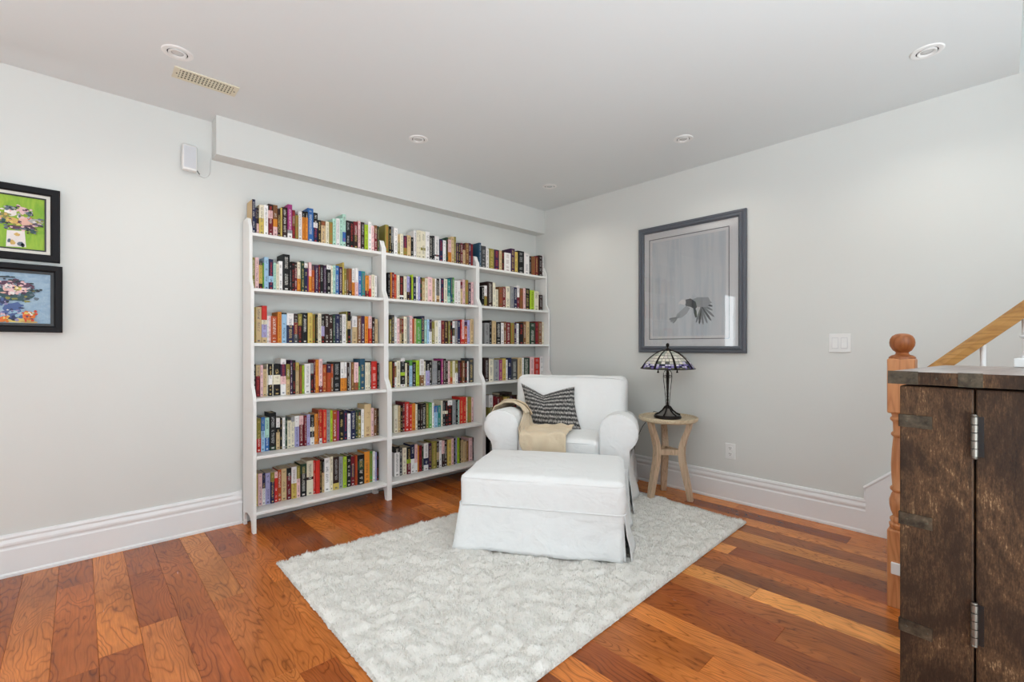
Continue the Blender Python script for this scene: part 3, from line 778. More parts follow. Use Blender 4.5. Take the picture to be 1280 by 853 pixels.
def make_ottoman():
    r = thing('ottoman', 'white slipcovered ottoman with piped edges and kick pleat in front of the armchair', 'ottoman', (1.995, 1.824, 0), math.radians(-55.9))
    hx, hy = .435, .318
    def fn(P):
        P = wrinkle(P, .008, 4.5, 2.0)
        x, y, z = P[:, 0], P[:, 1], P[:, 2]
        top = np.clip(z/.115, 0, 1)
        P[:, 2] = z+.026*top*(1-(x/hx)**2*.8)*(1-(y/hy)**2*.8)
        return P
    rbox((hx, hy, .115), .042, 24, 6, fn).xf(Matrix.Translation((0, 0, .295))).build('cushion_box', M['slip'], r, smooth=True, weld=True)
    def ring(z, ex, ey, rad, rr=.0042):
        pts = []
        for cx, cy, a0 in ((ex-rad, ey-rad, 0), (-ex+rad, ey-rad, 90), (-ex+rad, -ey+rad, 180), (ex-rad, -ey+rad, 270)):
            for i in range(6):
                a = math.radians(a0+18*i); pts.append((cx+rad*math.cos(a), cy+rad*math.sin(a), z+.003*mnoise.noise(Vector((cx*9+i, cy*9, 1)))))
        fine = []
        for i in range(len(pts)):
            p, q = pts[i], pts[(i+1) % len(pts)]
            n = max(1, int(math.dist(p, q)/.05))
            for k in range(n): fine.append(tuple(p[j]+(q[j]-p[j])*k/n for j in range(3)))
        return MB().tube(fine, rr, 8, closed=True)
    ring(.392, hx-.006, hy-.006, .040).build('piping', M['piping'], r, smooth=True)
    ring(.254, hx+.001, hy+.001, .03).build('piping', M['piping'], r, smooth=True)
    z0 = .022
    skirt((-hx+.005, -hy+.006), (hx-.010, -hy+.006), (0, -1), .254, z0, .020, 1.3, .034, -.004).build('skirt_panel', M['slip'], r, smooth=True)
    skirt((hx-.006, -hy+.010), (hx-.006, hy-.004), (1, 0), .254, z0, .042, 4.1, -.012, .03, amp=.008).build('skirt_panel', M['slip'], r, smooth=True)
    skirt((hx-.006, hy-.006), (-hx+.006, hy-.006), (0, 1), .254, z0, .022, 2.2, .02, .02).build('skirt_panel', M['slip'], r, smooth=True)
    skirt((-hx+.006, hy-.006), (-hx+.006, -hy+.006), (-1, 0), .254, z0, .032, 6.5, .02, .024).build('skirt_panel', M['slip'], r, smooth=True)
    # inner kick pleats behind the corner slits
    for sx, sy in ((1, -1), (1, 1), (-1, 1), (-1, -1)):
        def f(u, v, sx=sx, sy=sy):
            a = (u-.5)*2
            q = (sx*(hx-.012-.05*max(0, -a)), sy*(hy-.012-.05*max(0, a)))
            return (q[0]+sx*.012*v, q[1]+sy*.012*v, .245+(z0+.004-.245)*v)
        sheet(f, 12, 6, .004).build('kick_pleat', M['slip'], r, smooth=True)
    for sx in (-1, 1):
        for sy in (-1, 1):
            MB().lathe([(.02, RZ-.004), (.026, .12), (.026, .26)], 12, (sx*.36, sy*.24, 0)).build('foot', M['dark'], r)
make_ottoman()

CHL, CHR = (2.359, 2.07, 0), math.radians(-60)
def make_chair():
    r = thing('armchair', 'white slipcovered roll-arm armchair with a loose back cushion', 'armchair', CHL, CHR)
    # base
    rbox((.435, .36, .115), .03, 10, 3).xf(Matrix.Translation((0, .395, .20))).build('base', M['slip'], r, smooth=True, weld=True)
    # seat cushion
    def seatf(P):
        P = wrinkle(P, .004, 6, 5.0); x, y, z = P[:, 0], P[:, 1], P[:, 2]
        P[:, 2] = z+.012*np.clip(z/.08, 0, 1)*(1-(x/.28)**2)*(1-(y/.28)**2); return P
    rbox((.279, .27, .082), .035, 14, 4, seatf).xf(Matrix.Translation((0, .258, .392))).build('seat_cushion', M['slip'], r, smooth=True, weld=True)
    for z in (.452, .328):
        MB().tube([(x, -.010+.02*(abs(x)/.27)**8, z) for x in np.linspace(-.272, .272, 24)], .0038, 8).build('piping', M['piping'], r, smooth=True)
    # back frame (outside back) and loose back cushion
    def lean(P, k, z0):
        P[:, 1] += (P[:, 2]-z0)*k; return P
    def bf(P):
        P = wrinkle(P, .003, 5, 9.0); return lean(P, .22, -.1)
    rbox((.425, .075, .29), .05, 12, 4, bf).xf(Matrix.Translation((0, .665, .53))).build('back_frame', M['slip'], r, smooth=True, weld=True)
    def bc(P):
        P = wrinkle(P, .010, 4.5, 3.0); x, y, z = P[:, 0], P[:, 1], P[:, 2]
        b = (1-(x/.43)**2)*(1-(z/.215)**2)
        P[:, 1] = y-.035*b*(y < 0)
        low = np.clip((-z-.02)/.2, 0, 1); P[:, 0] = x*(1-.35*low**1.5)      # tucks in between the arms
        return lean(P, .34, -.2)
    rbox((.432, .088, .212), .055, 16, 5, bc).xf(Matrix.Translation((0, .455, .652))).build('back_cushion', M['slip'], r, smooth=True, weld=True)
    pts = []
    for a in np.linspace(0, 1, 60):
        # welt round the front face of the cushion
        x = -.415+.83*a; z = .205-.02*(abs(2*a-1))**6
        pts.append((x, .455-.075+(z+.2)*.34, .652+z))
    MB().tube(pts, .004, 8).build('piping', M['piping'], r, smooth=True)
    # rolled arms
    for s in (-1, 1):
        cx, cz, R = .402, .527, .124
        prof = []
        for i in range(25):
            a = math.radians(-52+ i*(236)/24)          # from outer underside over the top to the inner side
            rr = R*(1+.02*math.sin(3*a))
            prof.append((cx+rr*math.cos(a), cz+rr*math.sin(a)))
        prof = [(.462, .10), (.466, .26), (.468, .40)]+prof+[(.281, .44), (.284, .34), (.288, .22), (.290, .10)]
        ys = [(-.002, .93), (.000, .965), (.006, .99), (.016, 1.0)]+[(y, 1.0-.14*smooth01(.15, .62, y)) for y in np.linspace(.05, .70, 20)]+[(.715, .84), (.72, .78)]
        V = []; n = len(prof); gx, gz = .39, .42
        for (y, sc) in ys:
            for (px, pz) in prof:
                w = .0045*nz((px*1.0, y*1.0, pz), 7, 3*s)+.002*nz((px, y*.4, pz), 18, s)
                dx, dz = px-gx, pz-gz; l = math.hypot(dx, dz)
                drop = -.025*smooth01(.1, .7, y) if pz > .45 else 0
                V.append((s*(gx+dx*sc+dx/l*w), y, gz+dz*sc+dz/l*w+drop))
        F = [(i*n+k, i*n+(k+1) % n, (i+1)*n+(k+1) % n, (i+1)*n+k) for i in range(len(ys)-1) for k in range(n)]
        m = MB(); m.add(V, F)
        for e, yy in ((0, -.008), (len(ys)-1, .722)):
            o = len(m.v); m.v.append((s*gx, yy, gz)); m.f += [(e*n+k, e*n+(k+1) % n, o) for k in range(n)]
        arm = m.build('arm', M['slip'], r, smooth=60, weld=True)
        pp = [(s*(gx+(px-gx)*1.0), .006, gz+(pz-gz)*1.0) for px, pz in prof[1:-1]]
        MB().tube(pp, .0042, 8).build('piping', M['piping'], arm, smooth=True)
    z0 = .022; y1 = .775
    skirt((-.462, 0), (.462, 0), (0, -1), .30, z0, .022, 7.7, .02, .02).build('skirt_panel', M['slip'], r, smooth=True)
    skirt((.464, .01), (.464, y1), (1, 0), .30, z0, .034, 8.8, .03, .0, amp=.012, wob=.018).build('skirt_panel', M['slip'], r, smooth=True)
    skirt((-.464, y1), (-.464, .01), (-1, 0), .30, z0, .034, 3.8, .0, .03, amp=.012, wob=.018).build('skirt_panel', M['slip'], r, smooth=True)
    skirt((.455, y1), (-.455, y1), (0, 1), .32, z0, .012, 5.1, .0, .0).build('skirt_panel', M['slip'], r, smooth=True)
    for sx in (-1, 1):
        for yy in (.07, .70):
            MB().lathe([(.02, .019 if yy < .3 else .0005), (.026, .09), (.026, .14)], 12, (sx*.38, yy, 0)).build('foot', M['dark'], r)
make_chair()

def make_pillow():
    r = bpy.data.objects.new('throw_pillow', None); COL.objects.link(r)
    N = 40; cs = [(-.318, .330, .480), (.118, .330, .472), (.050, .418, .790), (-.372, .412, .818)]   # BL BR TR TL  (x, y, z) in chair space
    cs = [np.array(c) for c in cs]
    nrm = np.array([0, -.96, .27])
    V = []; F = []; UV = []
    for side in (1, -1):
        o = len(V)
        for i in range(N+1):
            for j in range(N+1):
                u, v = i/N, j/N
                p = (cs[0]*(1-u)+cs[1]*u)*(1-v)+(cs[3]*(1-u)+cs[2]*u)*v
                a, b = 2*u-1, 2*v-1
                # pinched sides, karate-chop dip at the top
                p = p+np.array([-(a)*.022*(1-b*b), 0, 0])
                dip = .088*max(0, 1-abs(a+.16)/ (1.0 if a < -.16 else 1.16))**1.15*max(0, b*.5+.5)**2.2
                p = p-np.array([0, -.012*dip/.088, 1])*dip
                p = p+np.array([0, 0, .012*(1-a*a)*(1-v)**3*-1])
                th = .072*(max(0, 1-a*a)**.55)*(max(0, 1-b*b)**.55)*(1-.55*dip/.088)
                q = p+nrm*th*side*(1.0 if side > 0 else .55)
                q = q+nrm*.003*mnoise.noise(Vector((u*7, v*7, side)))*min(1, th*40)
                V.append(tuple(q)); UV.append((u, v))
        w = N+1
        for i in range(N):
            for j in range(N): F.append((o+i*w+j, o+(i+1)*w+j, o+(i+1)*w+j+1, o+i*w+j+1))
    me = bpy.data.meshes.new('cover'); me.from_pydata(V, [], F)
    ul = me.uv_layers.new(name='UVMap')
    for l in me.loops: ul.data[l.index].uv = UV[l.vertex_index]
    bm = bmesh.new(); bm.from_mesh(me); bmesh.ops.remove_doubles(bm, verts=bm.verts, dist=1e-5); bmesh.ops.recalc_face_normals(bm, faces=bm.faces); bm.to_mesh(me); bm.free()
    me.polygons.foreach_set('use_smooth', [True]*len(me.polygons)); me.materials.append(M['pillow'])
    r.location = CHL; r.rotation_euler = (0, 0, CHR)
    o = bpy.data.objects.new('cover', me); COL.objects.link(o); o.parent = r
    tag(r, 'charcoal and grey striped woven cushion leaning on the armchair back', 'cushion')
make_pillow()

def make_throw():
    # path across the arm and the seat (x, z) in chair space
    P = [(-.548, .50), (-.545, .56), (-.515, .63), (-.45, .668), (-.38, .668), (-.315, .640), (-.272, .585), (-.258, .52), (-.250, .495), (-.20, .488), (-.12, .4925), (-.04, .494), (.03, .493), (.062, .491)]
    cum = [0]
    for a, b in zip(P, P[1:]): cum.append(cum[-1]+math.dist(a, b))
    def path(t):
        s = t*cum[-1]
        for i in range(len(P)-1):
            if s <= cum[i+1]+1e-9:
                k = (s-cum[i])/(cum[i+1]-cum[i]); return P[i][0]+(P[i+1][0]-P[i][0])*k, P[i][1]+(P[i+1][1]-P[i][1])*k
        return P[-1]
    def f(u, v):
        x, z = path(u)
        arm = 1-smooth01(.48, .66, u)
        yb = .56*arm+.315*(1-arm)-.05*(1-abs(2*u-1))
        yf = .235*arm*(1-.35*smooth01(.30, .48, u))+(-.165)*(1-arm)
        y = yb+(yf-yb)*v
        # folds run along the strip
        fold = .017*math.sin(v*21+u*5.0+2*mnoise.noise(Vector((u*4, v*3, 1))))*(1 if arm > .4 else .7)+.010*mnoise.noise(Vector((u*9, v*8, 2)))+.012*max(0, math.sin(u*26+v*4))*(1-arm)
        lift = .012+abs(fold)*.9
        nx, nzv = 0, 1
        if u < .50:                                       # push outward from the arm roll
            dx, dz = x+.402, z-.527; l = math.hypot(dx, dz) or 1
            if z > .50: nx, nzv = dx/l, dz/l
        if u >= .46 and z < .50: nx, nzv = .15, .98
        x += nx*lift; z += nzv*lift
        kk = 1-smooth01(.50, .60, u)
        if kk > 0:
            sc = 1-.14*smooth01(.15, .62, y)*kk; x = -.39+(x+.39)*sc; z = .42+(z-.42)*sc-.025*smooth01(.1, .7, y)*kk
        if u > .55: z += .02*max(0, v*-1+.25)*4*abs(math.sin(u*30))*.5
        yl = -.022
        if y < yl and arm < .6:
            over = yl-y; y = yl-.018-.009*math.sin(u*44+over*9)*min(1, over*14)-.006*mnoise.noise(Vector((u*20, over*10, 4))); z = z-over-.004
        return (x, y, z)
    r = thing('throw_blanket', 'cream knitted throw draped over the arm and seat of the armchair', 'blanket', CHL, CHR)
    o = sheet(f, 90, 60, .006).build('cloth', M['throw'], r, smooth=True)
    # second folded layer bunched on the arm
    def g(u, v):
        x, z = path(.08+u*.43)
        dx, dz = x+.402, z-.527; l = math.hypot(dx, dz) or 1
        k = .030+.009*math.sin(v*12+u*2)
        y = .30+.17*v-.05*u+.02*math.sin(u*9)
        x, z = x+dx/l*k, z+dz/l*k
        sc = 1-.14*smooth01(.15, .62, y)
        return (-.39+(x+.39)*sc, y, .42+(z-.42)*sc-.025*smooth01(.1, .7, y))
    sheet(g, 40, 24, .007).build('folded_layer', M['throw'], r, smooth=True)
make_throw()

# ================================================================== SIDE TABLE AND LAMP
TC = (3.132, 1.682)
def make_table():
    r = thing('side_table', 'round pale washed-wood side table with three bowed legs beside the armchair', 'table', (TC[0], TC[1], 0))
    zt = .585
    MB().lathe([(0, zt-.034), (.150, zt-.034), (.188, zt-.030), (.203, zt-.020), (.207, zt-.006), (.206, zt), (.201, zt+.003), (.196, zt), (.191, zt-.008), (.184, zt-.010), (0, zt-.010)], 56).build('table_top', M['table_top'], r, smooth=40)
    for k, a in enumerate((160, 280, 40)):
        a = math.radians(a); ca, sa = math.cos(a), math.sin(a)
        path = [(.160, 0), (.146, .08), (.124, .18), (.104, .27), (.098, .33), (.102, .38), (.122, .45), (.142, .50), (.156, .552)]
        if k == 2: path = [(r_*1.0, z_) for r_, z_ in path]
        fine = []
        for i in range(len(path)-1):
            for t_ in (0, .5): fine.append(tuple(path[i][j]+(path[i+1][j]-path[i][j])*t_ for j in (0, 1)))
        fine.append(path[-1])
        m = MB(); V = []; n = len(fine)
        for i, (rr, z) in enumerate(fine):
            w = .0185+.004*math.sin(math.pi*z/.55); d = .0165+.004*math.sin(math.pi*z/.55)
            for (p, q) in ((-d, -w), (d, -w), (d, w), (-d, w)):
                V.append(((rr+p)*ca-q*sa, (rr+p)*sa+q*ca, z))
        F = [(i*4+j, i*4+(j+1) % 4, (i+1)*4+(j+1) % 4, (i+1)*4+j) for i in range(n-1) for j in range(4)]+[(3, 2, 1, 0), ((n-1)*4, (n-1)*4+1, (n-1)*4+2, (n-1)*4+3)]
        m.add(V, F)
        zlift = .014 if k == 0 else .0005
        lo = m.build('leg', M['table'], r, smooth=40)
        if k == 0: lo.location = (0, 0, .0)
    ang = [math.radians(x) for x in (160, 280, 40)]
    for i in range(3):
        a, b = ang[i], ang[(i+1) % 3]
        p = Vector((.098*math.cos(a), .098*math.sin(a), .335)); q = Vector((.098*math.cos(b), .098*math.sin(b), .335))
        mid = (p+q)/2; mid = mid*.80; mid.z = .335
        pts = [p+(mid-p)*t_ if t_ <= 1 else mid+(q-mid)*(t_-1) for t_ in (.12, .5, 1, 1.5, 1.88)]
        MB().tube(pts, 1.0, sec=[(-.011, -.020), (.011, -.020), (.011, .020), (-.011, .020)]).build('stretcher', M['table'], r)
make_table()

def make_lamp():
    z0 = .5752
    br = NT('dark_bronze'); br.set(Base_Color=rgb(34, 26, 23), Roughness=.42, Metallic=.7)
    br.bump(br.noise(br.obj(), 140, 3), .3, .002); BR = br.m
    r = thing('table_lamp', 'stained-glass table lamp with dark bronze base standing on the round side table', 'lamp', (TC[0]+.003, TC[1]+.004, z0))
    base = MB().lathe([(0, 0), (.092, 0), (.096, .004), (.096, .014), (.091, .020), (.086, .023), (.082, .020), (0, .020)], 40).build('base', BR, r, smooth=40)
    fg = NT('grey_opal_glass'); fg.set(Base_Color=rgb(120, 116, 110), Roughness=.2)
    MB().lathe([(.082, .0205), (.060, .030), (.040, .043), (.026, .061), (.018, .075), (.010, .080)], 40).build('foot_glass', fg.m, base, smooth=40)
    MB().lathe([(.022, .070), (.021, .078), (.016, .084), (.013, .088), (0, .088)], 20).build('collar', BR, base, smooth=40)
    for k in range(6):
        a = math.radians(60*k+10)
        MB().tube([(.088*math.cos(a), .088*math.sin(a), .024), (.060*math.cos(a), .060*math.sin(a), .037), (.036*math.cos(a), .036*math.sin(a), .056), (.016*math.cos(a), .016*math.sin(a), .086)], .0055, 8).build('rib', BR, base, smooth=True)
    # stem: twisted core and four bowed rods with scrolls
    MB().lathe([(.014, .08), (.009, .095), (.008, .10)]+[(.0075+.0015*math.sin(i*1.9), .10+i*.0075) for i in range(1, 32)]+[(.010, .345), (.014, .352), (.014, .362), (.008, .37), (.006, .50), (0, .50)], 14).build('stem', BR, r, smooth=True)
    for k in range(4):
        a = math.radians(45+90*k); ca, sa = math.cos(a), math.sin(a)
        prof = [(.013, .082), (.014, .12), (.017, .17), (.022, .22), (.027, .26), (.031, .30), (.030, .322), (.024, .338), (.014, .346)]
        MB().tube([(p*ca, p*sa, z) for p, z in prof], .0028, 8).build('stem_rod', BR, r, smooth=True)
        sc = []
        for i in range(22):
            th = i*.42; rad = .0105*(1-i/30)
            p = .019+rad*math.cos(th); z = .300+rad*math.sin(th)*1.3; sc.append((p*ca, p*sa, z))
        MB().tube(sc, .0018, 6).build('scroll', BR, r, smooth=True)
    # shade
    ZS = .362
    prof = [(.187, 0), (.180, .012), (.171, .026), (.160, .042), (.145, .059), (.126, .077), (.104, .094), (.080, .109), (.055, .121), (.028, .130)]
    def at(t_):
        s = t_*(len(prof)-1); i = min(int(s), len(prof)-2); k = s-i
        return prof[i][0]+(prof[i+1][0]-prof[i][0])*k, ZS+prof[i][1]+(prof[i+1][1]-prof[i][1])*k
    sh = MB().lathe([(a-.0035, ZS+z-.002) for a, z in prof], 32).build('lamp_shade', plain('lead_came', rgb(26, 23, 24), .45, .6), r, smooth=True)
    gm = NT('stained_glass'); gm.k(gm.a('ShaderNodeAttribute', attribute_name='Col').outputs['Color'], gm.b.inputs['Base Color'])
    gm.set(Roughness=.12); gm.b.inputs['Specular IOR Level'].default_value = .7
    gm.b.inputs['Subsurface Weight'].default_value = .0
    rg = random.Random(4)
    cream = [(222,216,200), (206,204,190), (190,190,176), (228,222,210), (172,178,166), (214,206,196)]
    flow = [(92,78,140), (132,120,180), (206,200,222), (60,58,104), (178,170,206), (236,232,238), (44,48,70)]
    leaf = [(104,110,92), (128,126,104), (90,92,84)]
    for seg in range(8):
        V = []; F = []; Cc = []
        a0 = 2*math.pi*seg/8+.045; a1 = 2*math.pi*(seg+1)/8-.045
        def tile(t0, t1, b0, b1, c):
            o = len(V); g = .05
            for off in (0.0, -.002):
                for (tt, bb) in ((t0, b0), (t0, b1), (t1, b1), (t1, b0)):
                    rr, zz = at(tt); rr += off; an = a0+(a1-a0)*bb
                    V.append((rr*math.cos(an), rr*math.sin(an), zz))
            F.extend([(o, o+1, o+2, o+3), (o, o+4, o+5, o+1), (o+1, o+5, o+6, o+2), (o+2, o+6, o+7, o+3), (o+3, o+7, o+4, o)]); Cc.extend([c]*5)
        rows = [.02, .10, .19, .28, .40, .53, .66, .80, .96]
        for i in range(len(rows)-1):
            n = 6 if i < 3 else (4 if i < 5 else (3 if i < 7 else 2))
            for j in range(n):
                if i < 3:
                    c = rg.choice(flow) if i > 0 else rg.choice(flow[:2]+leaf+[(30,32,44)])
                elif i == 3: c = rg.choice(flow[2:3]+leaf+cream)
                else: c = rg.choice(cream)
                k = .012 if i < 4 else .016
                tile(rows[i]+.008, rows[i+1]-.008, j/n+k, (j+1)/n-k, rgb(*c))
        me = bpy.data.meshes.new('glass_panel'); me.from_pydata(V, [], F)
        ca_ = me.color_attributes.new('Col', 'FLOAT_COLOR', 'CORNER'); A = []
        for f, c in zip(F, Cc): A += list(c)*len(f)
        ca_.data.foreach_set('color', A); me.materials.append(gm.m)
        o = bpy.data.objects.new('glass_panel', me); COL.objects.link(o); o.parent = sh
        a = 2*math.pi*seg/8
        MB().tube([(at(t_)[0]*math.cos(a)*1.004, at(t_)[0]*math.sin(a)*1.004, at(t_)[1]+.001) for t_ in np.linspace(0, 1, 14)], .0042, 8).build('shade_rib', BR, sh, smooth=True)
    MB().tube([(.1885*math.cos(2*math.pi*i/48), .1885*math.sin(2*math.pi*i/48), ZS-.001) for i in range(48)], .0042, 8, closed=True).build('rim', BR, sh, smooth=True)
    MB().lathe([(.034, ZS+.126), (.030, ZS+.134), (.014, ZS+.142), (.006, ZS+.147), (.005, ZS+.153), (.010, ZS+.160), (.0125, ZS+.168), (.010, ZS+.177), (.004, ZS+.183), (0, ZS+.184)], 20).build('finial', BR, r, smooth=50)
    for sg in (-1, 1):
        x, y = sg*.070*.73, -sg*.070*.68
        ch = MB().tube([(x*.5, y*.5, ZS+.02), (x*.95, y*.95, ZS+.005), (x, y, ZS-.012)], .001, 5).build('pull_chain', BR, r)
        MB().lathe([(.002, ZS-.010), (.004, ZS-.016), (.005, ZS-.024), (.0085, ZS-.032), (.0085, ZS-.034), (0, ZS-.034)], 12, (x, y, 0)).build('bell_pull', BR, ch, smooth=50)
    MB().tube([(.075, .06, .004), (.11, .12, .008), (.125, .165, .014), (.138, .190, .014), (.160, .215, -.01), (.195, .270, -.06), (.203, .33, -.13), (.208, .39, -.25), (.208, .43, -.40), (.208, .45, -.53)], .0024, 6).build('power_cord', M['black'], r, smooth=True)
make_lamp()

# ================================================================== PICTURES
def frame_bars(root, name, mat, plane, axis, sgn, a0, a1, z0, z1, prof):
    """four mitred bars; prof = (inset from outer edge, distance off the wall); axis: 0 = picture runs along x, 1 = along y"""
    def P(a, z, d):
        return (a, plane+sgn*d, z) if axis == 0 else (plane+sgn*d, a, z)
    n = len(prof)
    for k in range(4):
        V = []
        for (i, d) in prof:
            if k == 0: p, q = (a0+i, z0+i), (a1-i, z0+i)
            elif k == 1: p, q = (a1-i, z0+i), (a1-i, z1-i)
            elif k == 2: p, q = (a1-i, z1-i), (a0+i, z1-i)
            else: p, q = (a0+i, z1-i), (a0+i, z0+i)
            V += [P(p[0], p[1], d), P(q[0], q[1], d)]
        F = [(2*i, 2*((i+1) % n), 2*((i+1) % n)+1, 2*i+1) for i in range(n)]+[tuple(range(0, 2*n, 2)), tuple(range(1, 2*n, 2))]
        MB().add(V, F).build(name, mat, root)

# --- wildlife print on the right wall
slate = NT('slate_blue_frame'); slate.set(Base_Color=rgb(88, 92, 100), Roughness=.38)
fr = thing('framed_print', 'large slate-framed print of an eagle in flight behind glass above the lamp', 'framed print', (XW, 1.641, 1.048))
ya, yb, za, zb = -.419, .419, 0, 1.004
def off(o): return o
FP = [(0, .001), (0, .022), (.004, .027), (.014, .030), (.020, .026), (.024, .026), (.030, .033), (.040, .034), (.046, .026), (.050, .024), (.050, .001)]
frame_bars(fr, 'frame_bar', slate.m, 0, 1, -1, ya, yb, za, zb, FP)
matm = plain('white_mat_board', rgb(251, 252, 253), .85)
print_y = (1.360-1.641, 1.940-1.641); print_z = (1.178-1.048, 1.916-1.048)
line_y = (1.337-1.641, 1.966-1.641); line_z = (1.152-1.048, 1.951-1.048)
frame_bars(fr, 'mat_board', matm, 0, 1, -1, ya+.047, yb-.047, za+.047, zb-.047, [(0, .004), (0, .014), (line_y[0]-ya-.047, .014), (line_y[0]-ya-.047, .004)])
frame_bars(fr, 'mat_fillet', plain('grey_fillet', rgb(96, 102, 108), .6), 0, 1, -1, line_y[0]-.0005, line_y[1]+.0005, line_z[0]-.0005, line_z[1]+.0005, [(0, .004), (0, .0155), (.005, .0155), (.005, .004)])
frame_bars(fr, 'print_margin', matm, 0, 1, -1, line_y[0]+.004, line_y[1]-.004, line_z[0]+.004, line_z[1]-.004, [(0, .003), (0, .010), (.020, .010), (.020, .003)])
pm = NT('misty_grey_print'); V = pm.obj()
c = pm.mix(pm.noise(pm.mapping(V, (1, 5, 1.6)), 1.0, 4, .6, .4), rgb(226, 233, 237), rgb(244, 246, 247))
c2 = pm.mix(pm.ramp(pm.noise(pm.mapping(V, (1, 26, 2.0)), 1.0, 3, .6), [(.45, (0, 0, 0, 1)), (.65, (.5, .5, .5, 1))]), c, rgb(208, 220, 227))
pm.k(c2, pm.b.inputs['Base Color']); pm.set(Roughness=.7)
sheet_o = MB().box((-.0065, line_y[0]+.004, line_z[0]+.004), (-.0035, line_y[1]-.004, line_z[1]-.004)).build('art_print', pm.m, fr)
def flat(name, poly, mat, d, parent):
    V = [(-d, y-1.641, z-1.048) for y, z in poly]; n = len(V)
    W = [(-d+.0003, y-1.641, z-1.048) for y, z in poly]
    F = [tuple(range(n)), tuple(range(2*n-1, n-1, -1))]+[(i, (i+1) % n, n+(i+1) % n, n+i) for i in range(n)]
    return MB().add(V+W, F).build(name, mat, parent)
ink_d = plain('ink_dark', rgb(96, 100, 104), .7); ink_m = plain('ink_mid', rgb(150, 156, 160), .7); ink_l = plain('ink_light', rgb(186, 192, 196), .7); ink_w = plain('ink_white', rgb(250, 250, 250), .7)
def feather(p, ang, L, w):
    ca, sa = math.cos(ang), math.sin(ang); pts = []
    for t_, k in ((0, .35), (.35, .8), (.7, 1.0), (.9, .75), (1.0, .1), (.9, -.6), (.7, -.9), (.35, -.75), (0, -.35)):
        pts.append((p[0]+(ca*L*t_-sa*w*k), p[1]+(sa*L*t_+ca*w*k)))
    return pts
# y grows towards the bookcases, so the far wing of the bird (right in the picture) lies at smaller y
for i in range(9):
    a = math.radians(-176+i*13); flat('wing_feather', feather((1.562-.006*i*.4, 1.425-.004*i), a, .088+.035*math.sin(math.pi*(i+1)/10)+(.03 if i > 2 else 0), .0085), (ink_m, ink_d, ink_m)[i % 3], .0070+.00002*i, fr)
for i in range(5):
    a = math.radians(-52+i*11); flat('wing_feather', feather((1.712, 1.345-.006*i), a, .090, .0075), (ink_m, ink_l)[i % 2], .0068+.00002*i, fr)
flat('far_wing', [(1.66, 1.405), (1.735, 1.345), (1.745, 1.315), (1.70, 1.315), (1.655, 1.345), (1.63, 1.385)], ink_l, .0067, fr)
flat('near_wing', [(1.64, 1.44), (1.575, 1.462), (1.49, 1.458), (1.47, 1.415), (1.50, 1.385), (1.56, 1.39), (1.61, 1.40)], ink_l, .0072, fr)
flat('eagle_body', [(1.665, 1.452), (1.625, 1.458), (1.585, 1.430), (1.575, 1.39), (1.590, 1.375), (1.625, 1.395), (1.665, 1.405)], ink_d, .0076, fr)
flat('eagle_tail', [(1.592, 1.392), (1.578, 1.36), (1.575, 1.315), (1.588, 1.312), (1.598, 1.345), (1.604, 1.385)], ink_d, .0078, fr)
flat('eagle_head', [(1.665, 1.452), (1.690, 1.456), (1.708, 1.446), (1.722, 1.428), (1.720, 1.414), (1.708, 1.424), (1.690, 1.418), (1.672, 1.412), (1.662, 1.425)], ink_w, .0079, fr)
MB().box((-.0235, ya+.048, za+.048), (-.0215, yb-.048, zb-.048)).build('glass_pane', M['glass'], fr)

# --- two flower paintings on the bookcase wall
def oil(name, a, b, sc=(14, 14, 40)):
    t = NT(name); f = t.noise(t.mapping(t.obj(), sc), 2.0, 4, .6, .8)
    t.k(t.mix(f, a, b), t.b.inputs['Base Color']); t.set(Roughness=.55); t.bump(t.noise(t.mapping(t.obj(), (160, 160, 60)), 1.0, 3, .6), .6, .004); return t.m
black_fr = plain('satin_black_frame', rgb(20, 20, 24), .6); black_fr.node_tree.nodes['Principled BSDF'].inputs['Specular IOR Level'].default_value = .25
def dab(root, name, mat, x, z, rx, rz, d, seed, n=16):
    rg = random.Random(seed); pts = []
    for i in range(n):
        a = 2*math.pi*i/n; k = rg.uniform(.78, 1.18)
        pts.append((x+rx*k*math.cos(a), z+rz*k*math.sin(a)))
    V = [(p[0], -d, p[1]) for p in pts]+[(p[0], -d+.002, p[1]) for p in pts]
    F = [tuple(range(n)), tuple(range(2*n-1, n-1, -1))]+[(i, (i+1) % n, n+(i+1) % n, n+i) for i in range(n)]
    return MB().add(V, F).build(name, mat, root)
PW = {k: plain('paint_'+k, rgb(*v), .55, bump=.4, bscale=90, var=.15) for k, v in dict(
    white=(232,224,220), blush=(226,178,162), pink=(228,190,190), ochre=(206,170,96), plum=(86,52,76), slate=(96,108,120), teal=(46,78,82), olive=(140,140,70),
    blue=(74,98,150), navy=(44,56,96), sky=(150,186,206), orange=(224,116,36), red=(204,70,40), yellow=(222,200,112), lilac=(150,140,180), grey=(170,168,166), dark=(38,44,48)).items()}

